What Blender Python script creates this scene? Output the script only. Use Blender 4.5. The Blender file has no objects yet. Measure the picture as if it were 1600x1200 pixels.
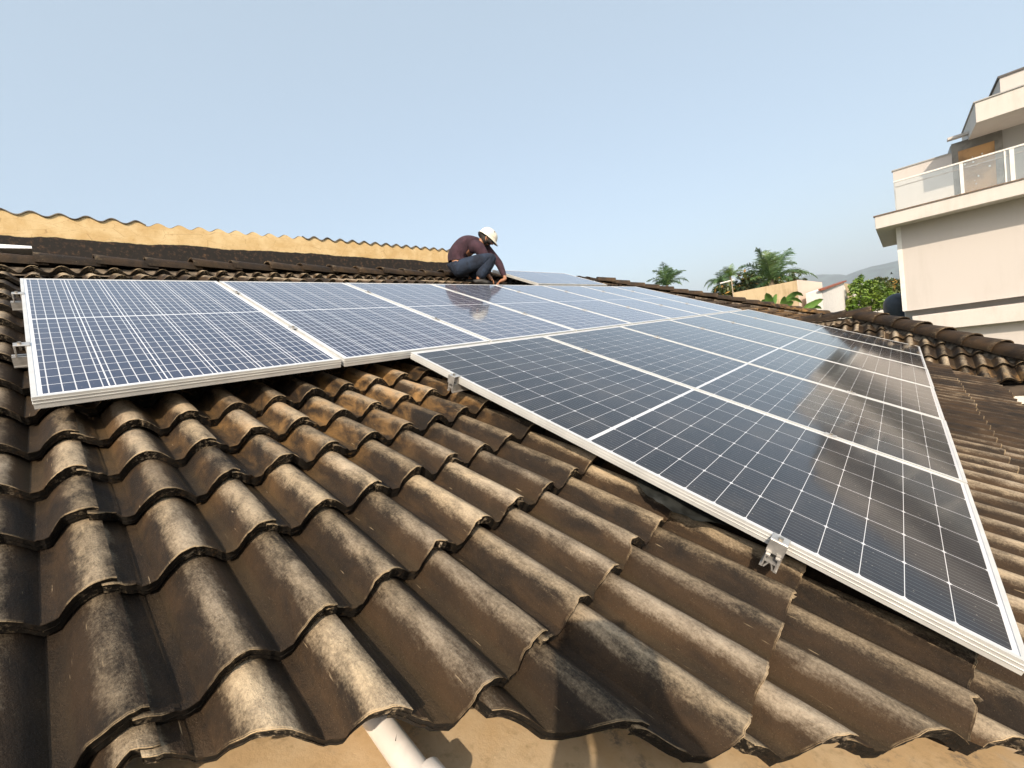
import bpy, bmesh, math, random
from mathutils import Vector, Matrix, noise as mnoise
R = math.radians
sc = bpy.context.scene
col = sc.collection
rnd = random.Random(7)

# ------------------------------------------------------------------ camera
CAMW = Vector((-1.27449, -1.92432, -0.08066))
RW = Matrix(((0.67239324, -0.72402575, -0.15530602),
             (-0.1624971, 0.06031178, -0.98527227),
             (0.72213712, 0.68773145, -0.077097)))      # rows: right, down, forward
FPX = 651.352
cam_d = bpy.data.cameras.new('camera'); cam = bpy.data.objects.new('camera', cam_d); col.objects.link(cam)
rot3 = Matrix((RW[0], -RW[1], -RW[2])).transposed()
cam.matrix_world = Matrix.Translation(CAMW) @ rot3.to_4x4()
cam_d.sensor_width = 36; cam_d.lens = FPX / 1600 * 36; cam_d.clip_start = 0.02; cam_d.clip_end = 20000
sc.camera = cam

# ------------------------------------------------------------------ world, sun, exposure
SUN_L = Vector((0.625, 0.480, -0.575)).normalized()      # direction the light travels
elev = math.asin(-SUN_L.z); az = math.atan2(-SUN_L.x, -SUN_L.y)
world = bpy.data.worlds.new('World'); sc.world = world; world.use_nodes = True
wn = world.node_tree.nodes; wl = world.node_tree.links
sky = wn.new('ShaderNodeTexSky'); sky.sky_type = 'NISHITA'; sky.sun_disc = False
sky.sun_elevation = elev; sky.sun_rotation = az
sky.altitude = 0; sky.air_density = 1.0; sky.dust_density = 4.5; sky.ozone_density = 1.0
wl.new(sky.outputs[0], wn['Background'].inputs[0]); wn['Background'].inputs[1].default_value = 0.10
hz_ = wn.new('ShaderNodeBackground'); hz_.inputs[0].default_value = (.345, .405, .43, 1); hz_.inputs[1].default_value = 1.0   # pale haze over the whole sky
ad_ = wn.new('ShaderNodeAddShader'); wl.new(wn['Background'].outputs[0], ad_.inputs[0]); wl.new(hz_.outputs[0], ad_.inputs[1])
wl.new(ad_.outputs[0], wn['World Output'].inputs[0])
sd = bpy.data.lights.new('sun', 'SUN'); sd.energy = 4.3; sd.angle = R(0.6); sd.color = (1.0, 0.85, 0.67)
so = bpy.data.objects.new('sun', sd); col.objects.link(so)
so.rotation_euler = SUN_L.to_track_quat('-Z', 'Y').to_euler()
sc.view_settings.view_transform = 'Standard'; sc.view_settings.look = 'None'
sc.view_settings.exposure = 0.25; sc.view_settings.gamma = 1.0

# ------------------------------------------------------------------ helpers
def ray(px, py):
    d = Vector(((px - 800) / FPX, (py - 600) / FPX, 1.0))
    return (RW.transposed() @ d).normalized()
def at_axis(px, py, axis, val):
    d = ray(px, py); s = (val - CAMW[axis]) / d[axis]; return CAMW + d * s
def at_depth(px, py, dep):
    d = ray(px, py); s = dep / d.dot(RW[2]); return CAMW + d * s

def tag(o, label=None, cat=None, group=None, kind=None):
    if label: o['label'] = label
    if cat: o['category'] = cat
    if group: o['group'] = group
    if kind: o['kind'] = kind
    return o
def empty(name, loc=(0, 0, 0), rot=(0, 0, 0), label=None, cat=None, group=None):
    o = bpy.data.objects.new(name, None); col.objects.link(o)
    o.location = loc; o.rotation_euler = rot; o.empty_display_size = 0.2
    return tag(o, label, cat, group)

class MB:
    """collects geometry for one mesh object"""
    def __init__(s): s.v = []; s.f = []; s.m = []; s.attr = None
    def add(s, vs, fs, mi=0):
        b = len(s.v); s.v += [tuple(p) for p in vs]
        s.f += [tuple(i + b for i in f) for f in fs]; s.m += [mi] * len(fs)
    def box(s, lo, hi, mi=0, M=None):
        x0, y0, z0 = lo; x1, y1, z1 = hi
        vs = [Vector(p) for p in ((x0,y0,z0),(x1,y0,z0),(x1,y1,z0),(x0,y1,z0),(x0,y0,z1),(x1,y0,z1),(x1,y1,z1),(x0,y1,z1))]
        if M: vs = [M @ p for p in vs]
        s.add(vs, ((0,3,2,1),(4,5,6,7),(0,1,5,4),(1,2,6,5),(2,3,7,6),(3,0,4,7)), mi)
    def quad(s, a, b, c, d, mi=0): s.add((a, b, c, d), ((0, 1, 2, 3),), mi)
    def tube(s, pts, rad, n=8, mi=0, cap=True):
        pts = [Vector(p) for p in pts]
        if not isinstance(rad, (list, tuple)): rad = [rad] * len(pts)
        rings = []; up = None
        for i, p in enumerate(pts):
            t = (pts[min(i+1, len(pts)-1)] - pts[max(i-1, 0)]).normalized()
            if up is None:
                up = Vector((0, 0, 1)) if abs(t.z) < .9 else Vector((1, 0, 0))
            a = t.cross(up).normalized(); b = a.cross(t); up = b
            rings.append([p + (a*math.cos(2*math.pi*k/n) + b*math.sin(2*math.pi*k/n)) * rad[i] for k in range(n)])
        vs = [v for r in rings for v in r]; fs = []
        for i in range(len(pts)-1):
            for k in range(n):
                fs.append((i*n+k, i*n+(k+1) % n, (i+1)*n+(k+1) % n, (i+1)*n+k))
        if cap: fs.append(tuple(range(n))[::-1]); fs.append(tuple((len(pts)-1)*n+k for k in range(n)))
        s.add(vs, fs, mi)
    def prism(s, poly, a, b, mi=0):
        """poly: list of points (Vector), extruded from offset a to offset b (Vectors)"""
        n = len(poly); vs = [Vector(p)+Vector(a) for p in poly] + [Vector(p)+Vector(b) for p in poly]
        fs = [tuple(range(n))[::-1], tuple(range(n, 2*n))] + [(i, (i+1) % n, n+(i+1) % n, n+i) for i in range(n)]
        s.add(vs, fs, mi)
    def build(s, name, mats, parent=None, smooth=False, fix=True):
        me = bpy.data.meshes.new(name); me.from_pydata(s.v, [], s.f)
        if not isinstance(mats, (list, tuple)): mats = [mats]
        for m in mats: me.materials.append(m)
        if len(mats) > 1: me.polygons.foreach_set('material_index', s.m)
        if smooth is not False:
            me.polygons.foreach_set('use_smooth', [True] * len(me.polygons))
        me.update()
        if smooth is not False and len(s.v) < 20000 and mats[0] is not MT.get('tile'):
            bm = bmesh.new(); bm.from_mesh(me); bmesh.ops.remove_doubles(bm, verts=bm.verts, dist=1e-5); bm.to_mesh(me); bm.free()
        if fix and len(s.f) < 60000:
            bm = bmesh.new(); bm.from_mesh(me); bmesh.ops.recalc_face_normals(bm, faces=bm.faces); bm.to_mesh(me); bm.free()
        if smooth not in (False, True): me.set_sharp_from_angle(angle=R(smooth))
        o = bpy.data.objects.new(name, me); col.objects.link(o)
        if parent: o.parent = parent
        return o
def bevel(o, w=0.01, n=2):
    m = o.modifiers.new('bevel', 'BEVEL'); m.width = w; m.segments = n; m.limit_method = 'ANGLE'; m.angle_limit = R(40)
    return o

# ------------------------------------------------------------------ node helpers
class NT:
    def __init__(s, name):
        s.m = bpy.data.materials.new(name); s.m.use_nodes = True
        s.n = s.m.node_tree.nodes; s.l = s.m.node_tree.links
        s.b = s.n['Principled BSDF']
    def put(s, node, k, v):
        if v is None: return
        if isinstance(v, bpy.types.NodeSocket): s.l.new(v, node.inputs[k])
        else: node.inputs[k].default_value = v
    def math(s, op, a, b=None, c=None, clamp=False):
        n = s.n.new('ShaderNodeMath'); n.operation = op; n.use_clamp = clamp
        s.put(n, 0, a); s.put(n, 1, b); s.put(n, 2, c); return n.outputs[0]
    def noise(s, vec, scale, detail=4, rough=.55, dist=0, out='Fac'):
        n = s.n.new('ShaderNodeTexNoise'); s.put(n, 'Vector', vec); n.inputs['Scale'].default_value = scale
        n.inputs['Detail'].default_value = detail; n.inputs['Roughness'].default_value = rough; n.inputs['Distortion'].default_value = dist
        return n.outputs[out]
    def voro(s, vec, scale, out='Distance', feature='F1'):
        n = s.n.new('ShaderNodeTexVoronoi'); n.feature = feature; s.put(n, 'Vector', vec); n.inputs['Scale'].default_value = scale
        return n.outputs[out]
    def obj(s): return s.n.new('ShaderNodeTexCoord').outputs['Object']
    def attr(s, name, out='Fac'):
        n = s.n.new('ShaderNodeAttribute'); n.attribute_name = name; return n.outputs[out]
    def mapping(s, vec, scale=(1, 1, 1), loc=(0, 0, 0), rot=(0, 0, 0)):
        n = s.n.new('ShaderNodeMapping'); s.put(n, 'Vector', vec); n.inputs['Scale'].default_value = scale
        n.inputs['Location'].default_value = loc; n.inputs['Rotation'].default_value = rot; return n.outputs[0]
    def sep(s, vec):
        n = s.n.new('ShaderNodeSeparateXYZ'); s.put(n, 0, vec); return n.outputs
    def ramp(s, fac, lo, hi):
        n = s.n.new('ShaderNodeMapRange'); n.clamp = True; n.interpolation_type = 'SMOOTHSTEP'
        s.put(n, 0, fac); s.put(n, 1, lo); s.put(n, 2, hi); return n.outputs[0]
    def mix(s, fac, a, b):
        n = s.n.new('ShaderNodeMix'); n.data_type = 'RGBA'; s.put(n, 0, fac)
        for k, v in ((6, a), (7, b)):
            if isinstance(v, (tuple, list)) and len(v) == 3: v = (*v, 1)
            s.put(n, k, v)
        return n.outputs[2]
    def base(s, v):
        if isinstance(v, (tuple, list)) and len(v) == 3: v = (*v, 1)
        s.put(s.b, 'Base Color', v)
    def bump(s, h, strength=.5, dist=.01):
        n = s.n.new('ShaderNodeBump'); s.put(n, 'Height', h); n.inputs['Strength'].default_value = strength; n.inputs['Distance'].default_value = dist
        s.l.new(n.outputs[0], s.b.inputs['Normal']); return n
    def set(s, **k):
        for a, v in k.items(): s.put(s.b, a.replace('_', ' '), v)
        return s.m

def simple(name, c, rough=.6, metal=0, var=.12, scale=6, bump=.0, bscale=60, dark=None):
    t = NT(name); o = t.obj()
    n1 = t.noise(o, scale, 5)
    c2 = dark or tuple(x * (1 - var * 2.2) for x in c)
    t.base(t.mix(t.ramp(n1, .35, .65), c2, c))
    if bump: t.bump(t.noise(o, bscale, 4), bump, .01)
    return t.set(Roughness=rough, Metallic=metal)

# -------- materials
def m_tile():
    t = NT('weathered_tile'); o = t.obj(); st = t.mapping(o, (1, .45, 1)); tone = t.attr('tone'); crest = t.attr('crest'); lip = t.attr('lip')
    xyz = t.sep(o)
    big = t.noise(st, 3.2, 5, .6); med = t.noise(st, 13, 8, .68, .5); fine = t.noise(o, 120, 5, .7); streak = t.noise(t.mapping(o, (55, 14, 55), rot=(0, 0, .5)), 1, 6, .75)
    c = t.mix(t.ramp(med, .3, .7), (.011, .007, .004), (.042, .024, .011))
    c = t.mix(t.math('MULTIPLY', t.ramp(big, .45, .7), .6), c, (.066, .036, .014))
    # olive dust lying in the pans
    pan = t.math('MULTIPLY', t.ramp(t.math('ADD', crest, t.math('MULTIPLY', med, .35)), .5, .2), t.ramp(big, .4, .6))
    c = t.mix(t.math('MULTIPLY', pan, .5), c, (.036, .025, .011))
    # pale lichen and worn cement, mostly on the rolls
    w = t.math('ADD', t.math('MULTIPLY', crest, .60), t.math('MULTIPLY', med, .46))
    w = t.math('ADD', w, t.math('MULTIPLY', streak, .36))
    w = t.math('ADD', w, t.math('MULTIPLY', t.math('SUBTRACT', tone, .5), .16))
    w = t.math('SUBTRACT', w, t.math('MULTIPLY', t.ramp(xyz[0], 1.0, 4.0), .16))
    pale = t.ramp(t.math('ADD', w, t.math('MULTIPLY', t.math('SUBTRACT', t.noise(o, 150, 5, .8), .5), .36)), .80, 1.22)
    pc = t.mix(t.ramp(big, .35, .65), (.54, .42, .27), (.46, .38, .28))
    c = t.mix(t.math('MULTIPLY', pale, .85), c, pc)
    # ochre moss on tiles close to the panels
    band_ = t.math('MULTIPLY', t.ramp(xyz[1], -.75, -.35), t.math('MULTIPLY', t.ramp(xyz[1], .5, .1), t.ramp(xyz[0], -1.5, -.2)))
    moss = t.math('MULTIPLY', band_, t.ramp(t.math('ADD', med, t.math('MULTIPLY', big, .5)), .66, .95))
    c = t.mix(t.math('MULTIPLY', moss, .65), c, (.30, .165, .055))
    sc1 = t.ramp(t.noise(t.mapping(o, (160, 9, 60), rot=(0, 0, .9)), 1, 3, .5), .70, .76)
    c = t.mix(t.math('MULTIPLY', sc1, .5), c, (.42, .32, .20))
    # grit
    sp = t.ramp(t.noise(o, 420, 3, .8), .62, .72)
    c = t.mix(t.math('MULTIPLY', sp, .40), c, (.36, .27, .17))
    dk = t.ramp(t.noise(o, 60, 6, .8), .56, .74)
    c = t.mix(t.math('MULTIPLY', dk, .5), c, (.03, .024, .018))
    c = t.mix(t.math('MULTIPLY', t.ramp(lip, 0.0, 1.0), t.ramp(t.math('ADD', t.math('MULTIPLY', t.noise(o, 23, 5, .7), .7), t.math('MULTIPLY', crest, .25)), .38, .66)), c, (.46, .34, .20))
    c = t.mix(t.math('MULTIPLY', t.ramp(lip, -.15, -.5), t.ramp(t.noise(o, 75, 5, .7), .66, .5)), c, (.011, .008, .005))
    hue = t.n.new('ShaderNodeHueSaturation'); t.put(hue, 'Color', c); t.put(hue, 'Value', t.math('ADD', t.math('MULTIPLY', tone, .6), .75)); c = hue.outputs[0]
    t.base(c)
    h = t.math('ADD', t.math('MULTIPLY', fine, .5), t.math('ADD', t.math('MULTIPLY', streak, .55), t.math('MULTIPLY', t.noise(o, 330, 3, .7), .35)))
    t.bump(h, 1.0, .006)
    return t.set(Roughness=t.math('ADD', .55, t.math('MULTIPLY', fine, .3)), Specular_IOR_Level=.3)

def m_panel(name, W, L, mx, cx, my, cgap, cy, nb, wb, gl, dia, c1, c2, mott):
    """solar glass in object coordinates: x across 0..W, y along 0..L"""
    t = NT(name); o = t.obj(); x, y, z = t.sep(o)
    u = t.math('DIVIDE', t.math('SUBTRACT', x, mx), cx)
    yy = t.math('SUBTRACT', t.math('ABSOLUTE', t.math('SUBTRACT', y, L / 2)), cgap / 2)
    v = t.math('DIVIDE', yy, cy)
    fu = t.math('FRACT', u); fv = t.math('FRACT', v)
    du = t.math('MULTIPLY', t.math('SUBTRACT', .5, t.math('ABSOLUTE', t.math('SUBTRACT', fu, .5))), cx)
    dv = t.math('MULTIPLY', t.math('SUBTRACT', .5, t.math('ABSOLUTE', t.math('SUBTRACT', fv, .5))), cy)
    gx = t.math('LESS_THAN', du, gl / 2 * 1.0); gy = t.math('LESS_THAN', dv, gl / 2 * .75)
    m = t.math('MAXIMUM', gx, gy)
    m = t.math('MAXIMUM', m, t.math('LESS_THAN', yy, 0.0))
    m = t.math('MAXIMUM', m, t.math('LESS_THAN', u, 0.0)); m = t.math('MAXIMUM', m, t.math('GREATER_THAN', u, 6.0))
    m = t.math('MAXIMUM', m, t.math('GREATER_THAN', v, 12.0))
    if dia: m = t.math('MAXIMUM', m, t.math('LESS_THAN', t.math('ADD', du, dv), dia))
    bu = t.math('FRACT', t.math('MULTIPLY', fu, float(nb)))
    bb = t.math('LESS_THAN', t.math('MULTIPLY', t.math('ABSOLUTE', t.math('SUBTRACT', bu, .5)), cx / nb), wb / 2)
    rl = t.n.new('ShaderNodeObjectInfo').outputs['Random']
    cell = t.n.new('ShaderNodeTexWhiteNoise'); cell.noise_dimensions = '3D'
    cmb = t.n.new('ShaderNodeCombineXYZ'); t.put(cmb, 0, t.math('FLOOR', u)); t.put(cmb, 1, t.math('FLOOR', t.math('DIVIDE', y, cy))); t.put(cmb, 2, rl)
    t.l.new(cmb.outputs[0], cell.inputs[0])
    if mott:
        k = t.voro(o, 55, 'Color'); kk = t.sep(k)[0]
        f = t.math('ADD', t.math('MULTIPLY', kk, .6), t.math('MULTIPLY', cell.outputs[0], .4))
    else: f = cell.outputs[0]
    c = t.mix(f, c1, c2)
    c = t.mix(t.math('MULTIPLY', bb, .95 if mott else .75), c, (.62, .63, .66) if mott else (.20, .20, .21))
    c = t.mix(m, c, (.74, .75, .78) if mott else (.62, .62, .64))
    # dust and dried drops on the glass
    dust = t.ramp(t.noise(o, 2.3, 7, .7), .42, .75)
    c = t.mix(t.math('MULTIPLY', dust, .07), c, (.42, .36, .28))
    spk = t.ramp(t.voro(o, 42), .085, .06)
    c = t.mix(t.math('MULTIPLY', spk, .35), c, (.45, .40, .33))
    t.base(c)
    t.bump(t.noise(o, .9, 1, .5), .006, .02)
    ro = t.math('ADD', .05 if not mott else .045, t.math('MULTIPLY', t.noise(o, 14, 6, .7), .06))
    return t.set(Roughness=.5, Specular_IOR_Level=.2, Coat_Weight=1.0, Coat_Roughness=ro, Coat_IOR=1.40 if mott else 1.38)

def m_plaster(name, c, stain, amt=.5, sc_=1.2, bump=.3, rough=.85):
    t = NT(name); o = t.obj()
    n = t.noise(o, sc_, 8, .65); dr = t.noise(t.mapping(o, (5, 5, .7)), 1, 6, .65); f = t.noise(o, 30, 6, .7)
    k = t.math('MULTIPLY', t.ramp(t.math('ADD', t.math('MULTIPLY', n, .5), t.math('MULTIPLY', dr, .5)), .47, .68), amt)
    cc = t.mix(k, c, stain); cc = t.mix(t.math('MULTIPLY', t.ramp(f, .5, .75), .25), cc, stain)
    t.base(cc); t.bump(f, bump, .01)
    return t.set(Roughness=rough)

def m_leaf(name, a, b, trans=.25):
    t = NT(name); o = t.obj()
    t.base(t.mix(t.ramp(t.noise(o, 1.3, 5), .35, .65), a, b))
    return t.set(Roughness=.5, Subsurface_Weight=0.0)

MT = {}
MT['tile'] = m_tile()
MT['alu'] = simple('anodised_aluminium', (.72, .72, .70), .38, .35, .05, 9, .05, 200)
MT['alu_raw'] = simple('raw_aluminium', (.62, .60, .57), .42, .7, .12, 30, .1, 150)
MT['steel'] = simple('bolt_steel', (.5, .46, .4), .35, .9, .2, 60)
MT['back'] = simple('white_backsheet', (.55, .55, .55), .7, 0, .05)
WM, LM = 1.134, 2.259
WP, LP = 0.979, 1.9735
MT['mono'] = m_panel('mono_cells', WM, LM, .018, .183, .02, .014, .0917, 10, .0009, .0022, .0070, (.007, .007, .009), (.013, .012, .015), False)
MT['poly'] = m_panel('poly_cells', WP, LP, .022, .1558, .02, .012, .0798, 5, .0030, .0038, 0, (.010, .019, .056), (.028, .033, .070), True)
MT['mortar'] = simple('dirty_mortar', (.22, .17, .12), .95, 0, .3, 14, .8, 60, dark=(.05, .04, .03))
MT['cream'] = m_plaster('cream_painted_cement', (.62, .44, .24), (.36, .25, .13), .5, 2.5, .25)

# ------------------------------------------------------------------ roof frames
PITCH = R(23.5); CP, SP, TP = math.cos(PITCH), math.sin(PITCH), math.tan(PITCH)
M_MAIN = Matrix(((1, 0, 0, 0), (0, CP, -SP, 0), (0, SP, CP, 0), (0, 0, 0, 1)))
EX, EY = 6.0, -2.60               # corner where the eaves of the two slopes meet (world)
ZT = -0.196                          # pans of the tiles below the panel plane
def zmain(x, y): return y * TP + ZT / CP
EZ = zmain(EX, EY)
# far slope, faces -X: local x = -Y, local y = upslope (+X), local z = normal
M_FAR = Matrix(((0, CP, -SP, EX), (-1, 0, 0, EY), (0, SP, CP, EZ), (0, 0, 0, 1)))
# slope of the left wing, faces +X: local x = +Y, local y = upslope (-X)
CUTX, CUTY = -1.272, -1.150 * CP - ZT * SP * 0
CZ = zmain(CUTX, CUTY)
M_LEFT = Matrix(((0, -CP, SP, CUTX), (1, 0, 0, CUTY), (0, SP, CP, CZ), (0, 0, 0, 1)))

HW = 0.054
TW = .308
def wave(s):
    u = ((s - .036) / (TW / 2)) % 1.0
    if u < .17: return 0.0
    v = max(0, math.sin(math.pi * (u - .17) / .83)); return v ** .85

def tiles(mb, att, x0, x1, rows, lo=None, hi=None, near=None, seed=1, z0=0.0, jag=0.0):
    """rows: y of the lower edges, descending; every tile spans one row plus an overlap"""
    rg = random.Random(seed)
    i0 = math.floor((x0 - XJ) / TW); i1 = math.ceil((x1 - XJ) / TW)
    for r in range(len(rows) - 1):
        yb, yt = rows[r + 1], rows[r] + .07; ytop_vis = rows[r]
        for i in range(i0, i1):
            xa = XJ + i * TW
            dens = near(xa + .15, yb) if near else 0
            nx = (40, 18, 12)[dens]; ny = (10, 4, 2)[dens]
            dz = rg.uniform(-.003, .003); tw = rg.uniform(-.012, .012); tl = rg.uniform(-.004, .005); tone = rg.random(); dx = rg.uniform(-.003, .003); dyb = rg.uniform(-.008, .008)
            js = rg.uniform(0, 50); tj = rg.uniform(-1.4, 1.4)
            xs = [-.022 + (TW + .022) * k / nx for k in range(nx + 1)]
            if xa + .3 < x0 or xa > x1: continue
            grid = []; skip = True
            for s in xs:
                X = xa + s + dx
                a = yb + dyb; b = yt; cut = False
                if dens == 0:
                    a += .005 * mnoise.noise(Vector((s * 40, js, 0))) + .004 * mnoise.noise(Vector((s * 150, js, 1)))
                    ch = mnoise.noise(Vector((s * 22, js, 9)))
                    if ch > .33: a += (ch - .33) * .055
                if lo:
                    L_ = lo(X) + jag * (tj * .5 + mnoise.noise(Vector((X * 9, yb, 3))) * 1.3 + mnoise.noise(Vector((X * 42, yb, 5))) * .5)
                    if L_ > a: a = L_; cut = True
                    if L_ > ytop_vis - .02: a = b
                if hi: b = min(b, hi(X))
                if b - a > .004: skip = False
                b = max(b, a + .0005)
                w = wave(s) * HW
                if s < .03: w -= .013 * min(1, (.03 - s) / .014)
                colm = []
                for k in range(ny + 1):
                    y = a + (b - a) * k / ny
                    t = (yt - y) / (yt - yb)
                    z = z0 + w + .052 * t + dz + tl * t + tw * (s - .15) * t
                    if dens == 0 and k == 0: z -= .002
                    colm.append((X, y, z, wave(s), t))
                grid.append(colm)
            if skip: continue
            th = .020; SK = .036 + .004 * tj; base = len(mb.v); n1 = ny + 1
            for colm in grid:
                for (X, y, z, c, t) in colm: mb.v.append((X, y, z)); att.append((c, tone, 0.0))
            for ci, colm in enumerate(grid):
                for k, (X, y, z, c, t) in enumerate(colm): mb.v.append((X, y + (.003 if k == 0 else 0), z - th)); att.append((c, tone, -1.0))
            # extra rim loop: slightly rounded, pale broken lip
            off = (nx + 1) * n1
            for a_ in range(nx):
                if grid[a_][-1][1] - grid[a_][0][1] < .004 and grid[a_ + 1][-1][1] - grid[a_ + 1][0][1] < .004: continue
                for k in range(ny):
                    p = base + a_ * n1 + k
                    mb.f.append((p, p + n1, p + n1 + 1, p + 1)); mb.m.append(0)
                g0, g1 = grid[a_][0], grid[a_ + 1][0]; e = len(mb.v)
                if grid[a_][-1][1] - g0[1] > .004 or grid[a_ + 1][-1][1] - g1[1] > .004:
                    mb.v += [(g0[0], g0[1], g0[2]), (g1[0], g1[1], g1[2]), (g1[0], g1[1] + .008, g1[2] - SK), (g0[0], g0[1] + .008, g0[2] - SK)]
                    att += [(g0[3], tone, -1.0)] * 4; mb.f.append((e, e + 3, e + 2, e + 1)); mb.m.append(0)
                p2 = base + off + a_ * n1
                kk = 1 if ny > 2 else ny
                mb.f.append((p2, p2 + kk, p2 + n1 + kk, p2 + n1)); mb.m.append(0)
            for a_ in (0, nx):
                for k in range(ny):
                    p = base + a_ * n1 + k
                    mb.f.append((p, p + 1, p + off + 1, p + off)); mb.m.append(0)
            if dens < 2:                      # the worn lip is a thin strip of its own along the edge
                for a_ in range(nx):
                    g0, g1 = grid[a_][0], grid[a_ + 1][0]
                    if grid[a_][-1][1] - g0[1] < .004 or grid[a_ + 1][-1][1] - g1[1] < .004: continue
                    jz0 = .0025 + .002 * mnoise.noise(Vector((g0[0] * 60, js, 7))); jz1 = .0025 + .002 * mnoise.noise(Vector((g1[0] * 60, js, 7)))
                    e = len(mb.v)
                    for (g, jz) in ((g0, jz0), (g1, jz1)):
                        yy = g[1] + .003 + jz * .5
                        mb.v += [(g[0], yy, g[2] + .0004), (g[0], g[1] - .0010, g[2] - .0004), (g[0], g[1] - .0012, g[2] - .0008 - jz * jz * 120)]
                        att += [(g[3], tone, .15), (g[3], tone, 1.0), (g[3], tone, .6)]
                    mb.f += [(e, e + 1, e + 4, e + 3), (e + 1, e + 2, e + 5, e + 4)]; mb.m += [0, 0]

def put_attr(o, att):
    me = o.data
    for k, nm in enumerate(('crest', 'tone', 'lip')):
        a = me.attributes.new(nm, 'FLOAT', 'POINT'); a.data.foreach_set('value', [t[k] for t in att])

XJ = -1.2670
house = empty('house', (0, 0, 0), label='tiled house whose weathered brown roof fills the foreground and carries the solar panels', cat='house')
# rows of the main slope (y of lower edges)
rows = [3.30, 3.0, 2.69, 2.37, 2.06, 1.75, 1.44, 1.13, .82, .51, .22, -.06, -.30, -.53, -.82, -1.148, -1.490, -1.862, -2.22, -2.57, -2.94]
HIPS = 10.0                           # main hip: X + Yworld
RIDGE_Y = 3.22
CUTP = [(-1.30, -1.185), (-1.23, -1.22), (-1.0, -1.385), (-.93, -1.43), (-.79, -1.56), (-.66, -1.72), (-.62, -1.80), (-.5, -1.91), (-.35, -2.03), (-.17, -2.20), (.2, -2.55)]
def lo_main(x):
    cut = CUTP[-1][1] - .9 * (x - CUTP[-1][0])
    for (a_, b_), (c_, d_) in zip(CUTP, CUTP[1:]):
        if x < c_: cut = b_ + (d_ - b_) * max(0, (x - a_)) / (c_ - a_); break
    v = ((min(x, 8.0) - EX) + EY - max(0, x - 8.0)) / CP if x > EX else -99      # valleys either side of the far wing
    return max(cut, v)
def hi_main(x): return min((HIPS - x) / CP, RIDGE_Y + .01)
mb = MB(); att = []
def near_main(x, y):
    d = math.hypot(x + 1.27, y + 1.8)
    return 0 if d < 2.6 and not (x > 0 and y > -1.0) else (1 if d < 6.5 else 2)
tiles(mb, att, -3.4, 10.9, rows, lo_main, hi_main, near_main, 3, ZT, .015)
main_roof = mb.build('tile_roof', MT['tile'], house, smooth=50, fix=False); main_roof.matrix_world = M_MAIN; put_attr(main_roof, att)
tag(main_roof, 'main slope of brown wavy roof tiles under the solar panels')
# far slope
XJ = 0.03
mb = MB(); att = []
rowsF = [.32 * k for k in range(13, -1, -1)]
def lo_far(x): return -99
def hi_far(x):                       # x = -(Y-EY); valley: Y-EY = X-EX ; hip: X - Y = 9.2
    Y = EY - x
    hip = (9.35 + Y - EX) / CP
    return min(hip, (8.0 - EX) / CP)
def lo_far(x):
    return (-x) / CP if x < 0 else -99
tiles(mb, att, -4.2, 3.0, rowsF, lo_far, hi_far, lambda x, y: 1, 9, 0.0)
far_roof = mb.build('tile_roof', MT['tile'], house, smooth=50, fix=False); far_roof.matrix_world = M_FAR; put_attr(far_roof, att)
tag(far_roof, 'far slope of the roof with tiles running down towards the camera')
# left wing slope (beside the photographer)
XJ = 0.0
mb = MB(); att = []
rowsL = [.32 * k - 2.2 for k in range(16, -1, -1)]
def lo_left(x): return (x / .871) / CP + .50
tiles(mb, att, -2.4, 2.0, rowsL, lo_left, None, lambda x, y: 2, 12, -.03)
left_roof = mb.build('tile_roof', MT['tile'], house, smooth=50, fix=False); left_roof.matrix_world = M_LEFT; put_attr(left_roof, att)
tag(left_roof, 'slope of the wing behind the camera')
XJ = -1.2670

# dark boarding under the tiles, so no daylight shows through
UZ = ZT - .045
def under(name, M, poly):
    mb = MB(); mb.prism([M @ Vector((x, y, UZ if M is M_MAIN else -.045)) for x, y in poly], (0, 0, 0), (0, 0, -.02))
    mb.build(name, simple('under_boarding', (.03, .022, .016), .95, 0, .2, 4), house)
yv8 = (8.0 - EX + EY) / CP
under('boarding', M_MAIN, [(-3.3, -.85), (-1.15, -.85), (.85, -2.78), (EX - .1, -2.80), (8.0, yv8 + .05), (9.5, (EY + 2 - 1.5) / CP + .05), (HIPS - RIDGE_Y * CP - .05, RIDGE_Y - .05), (-3.3, RIDGE_Y - .05)])
under('boarding', M_FAR, [(-1.95, 2.15), (0, .12), (1.0, .12), (1.0, .14), (-1.05, 2.15)])
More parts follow.
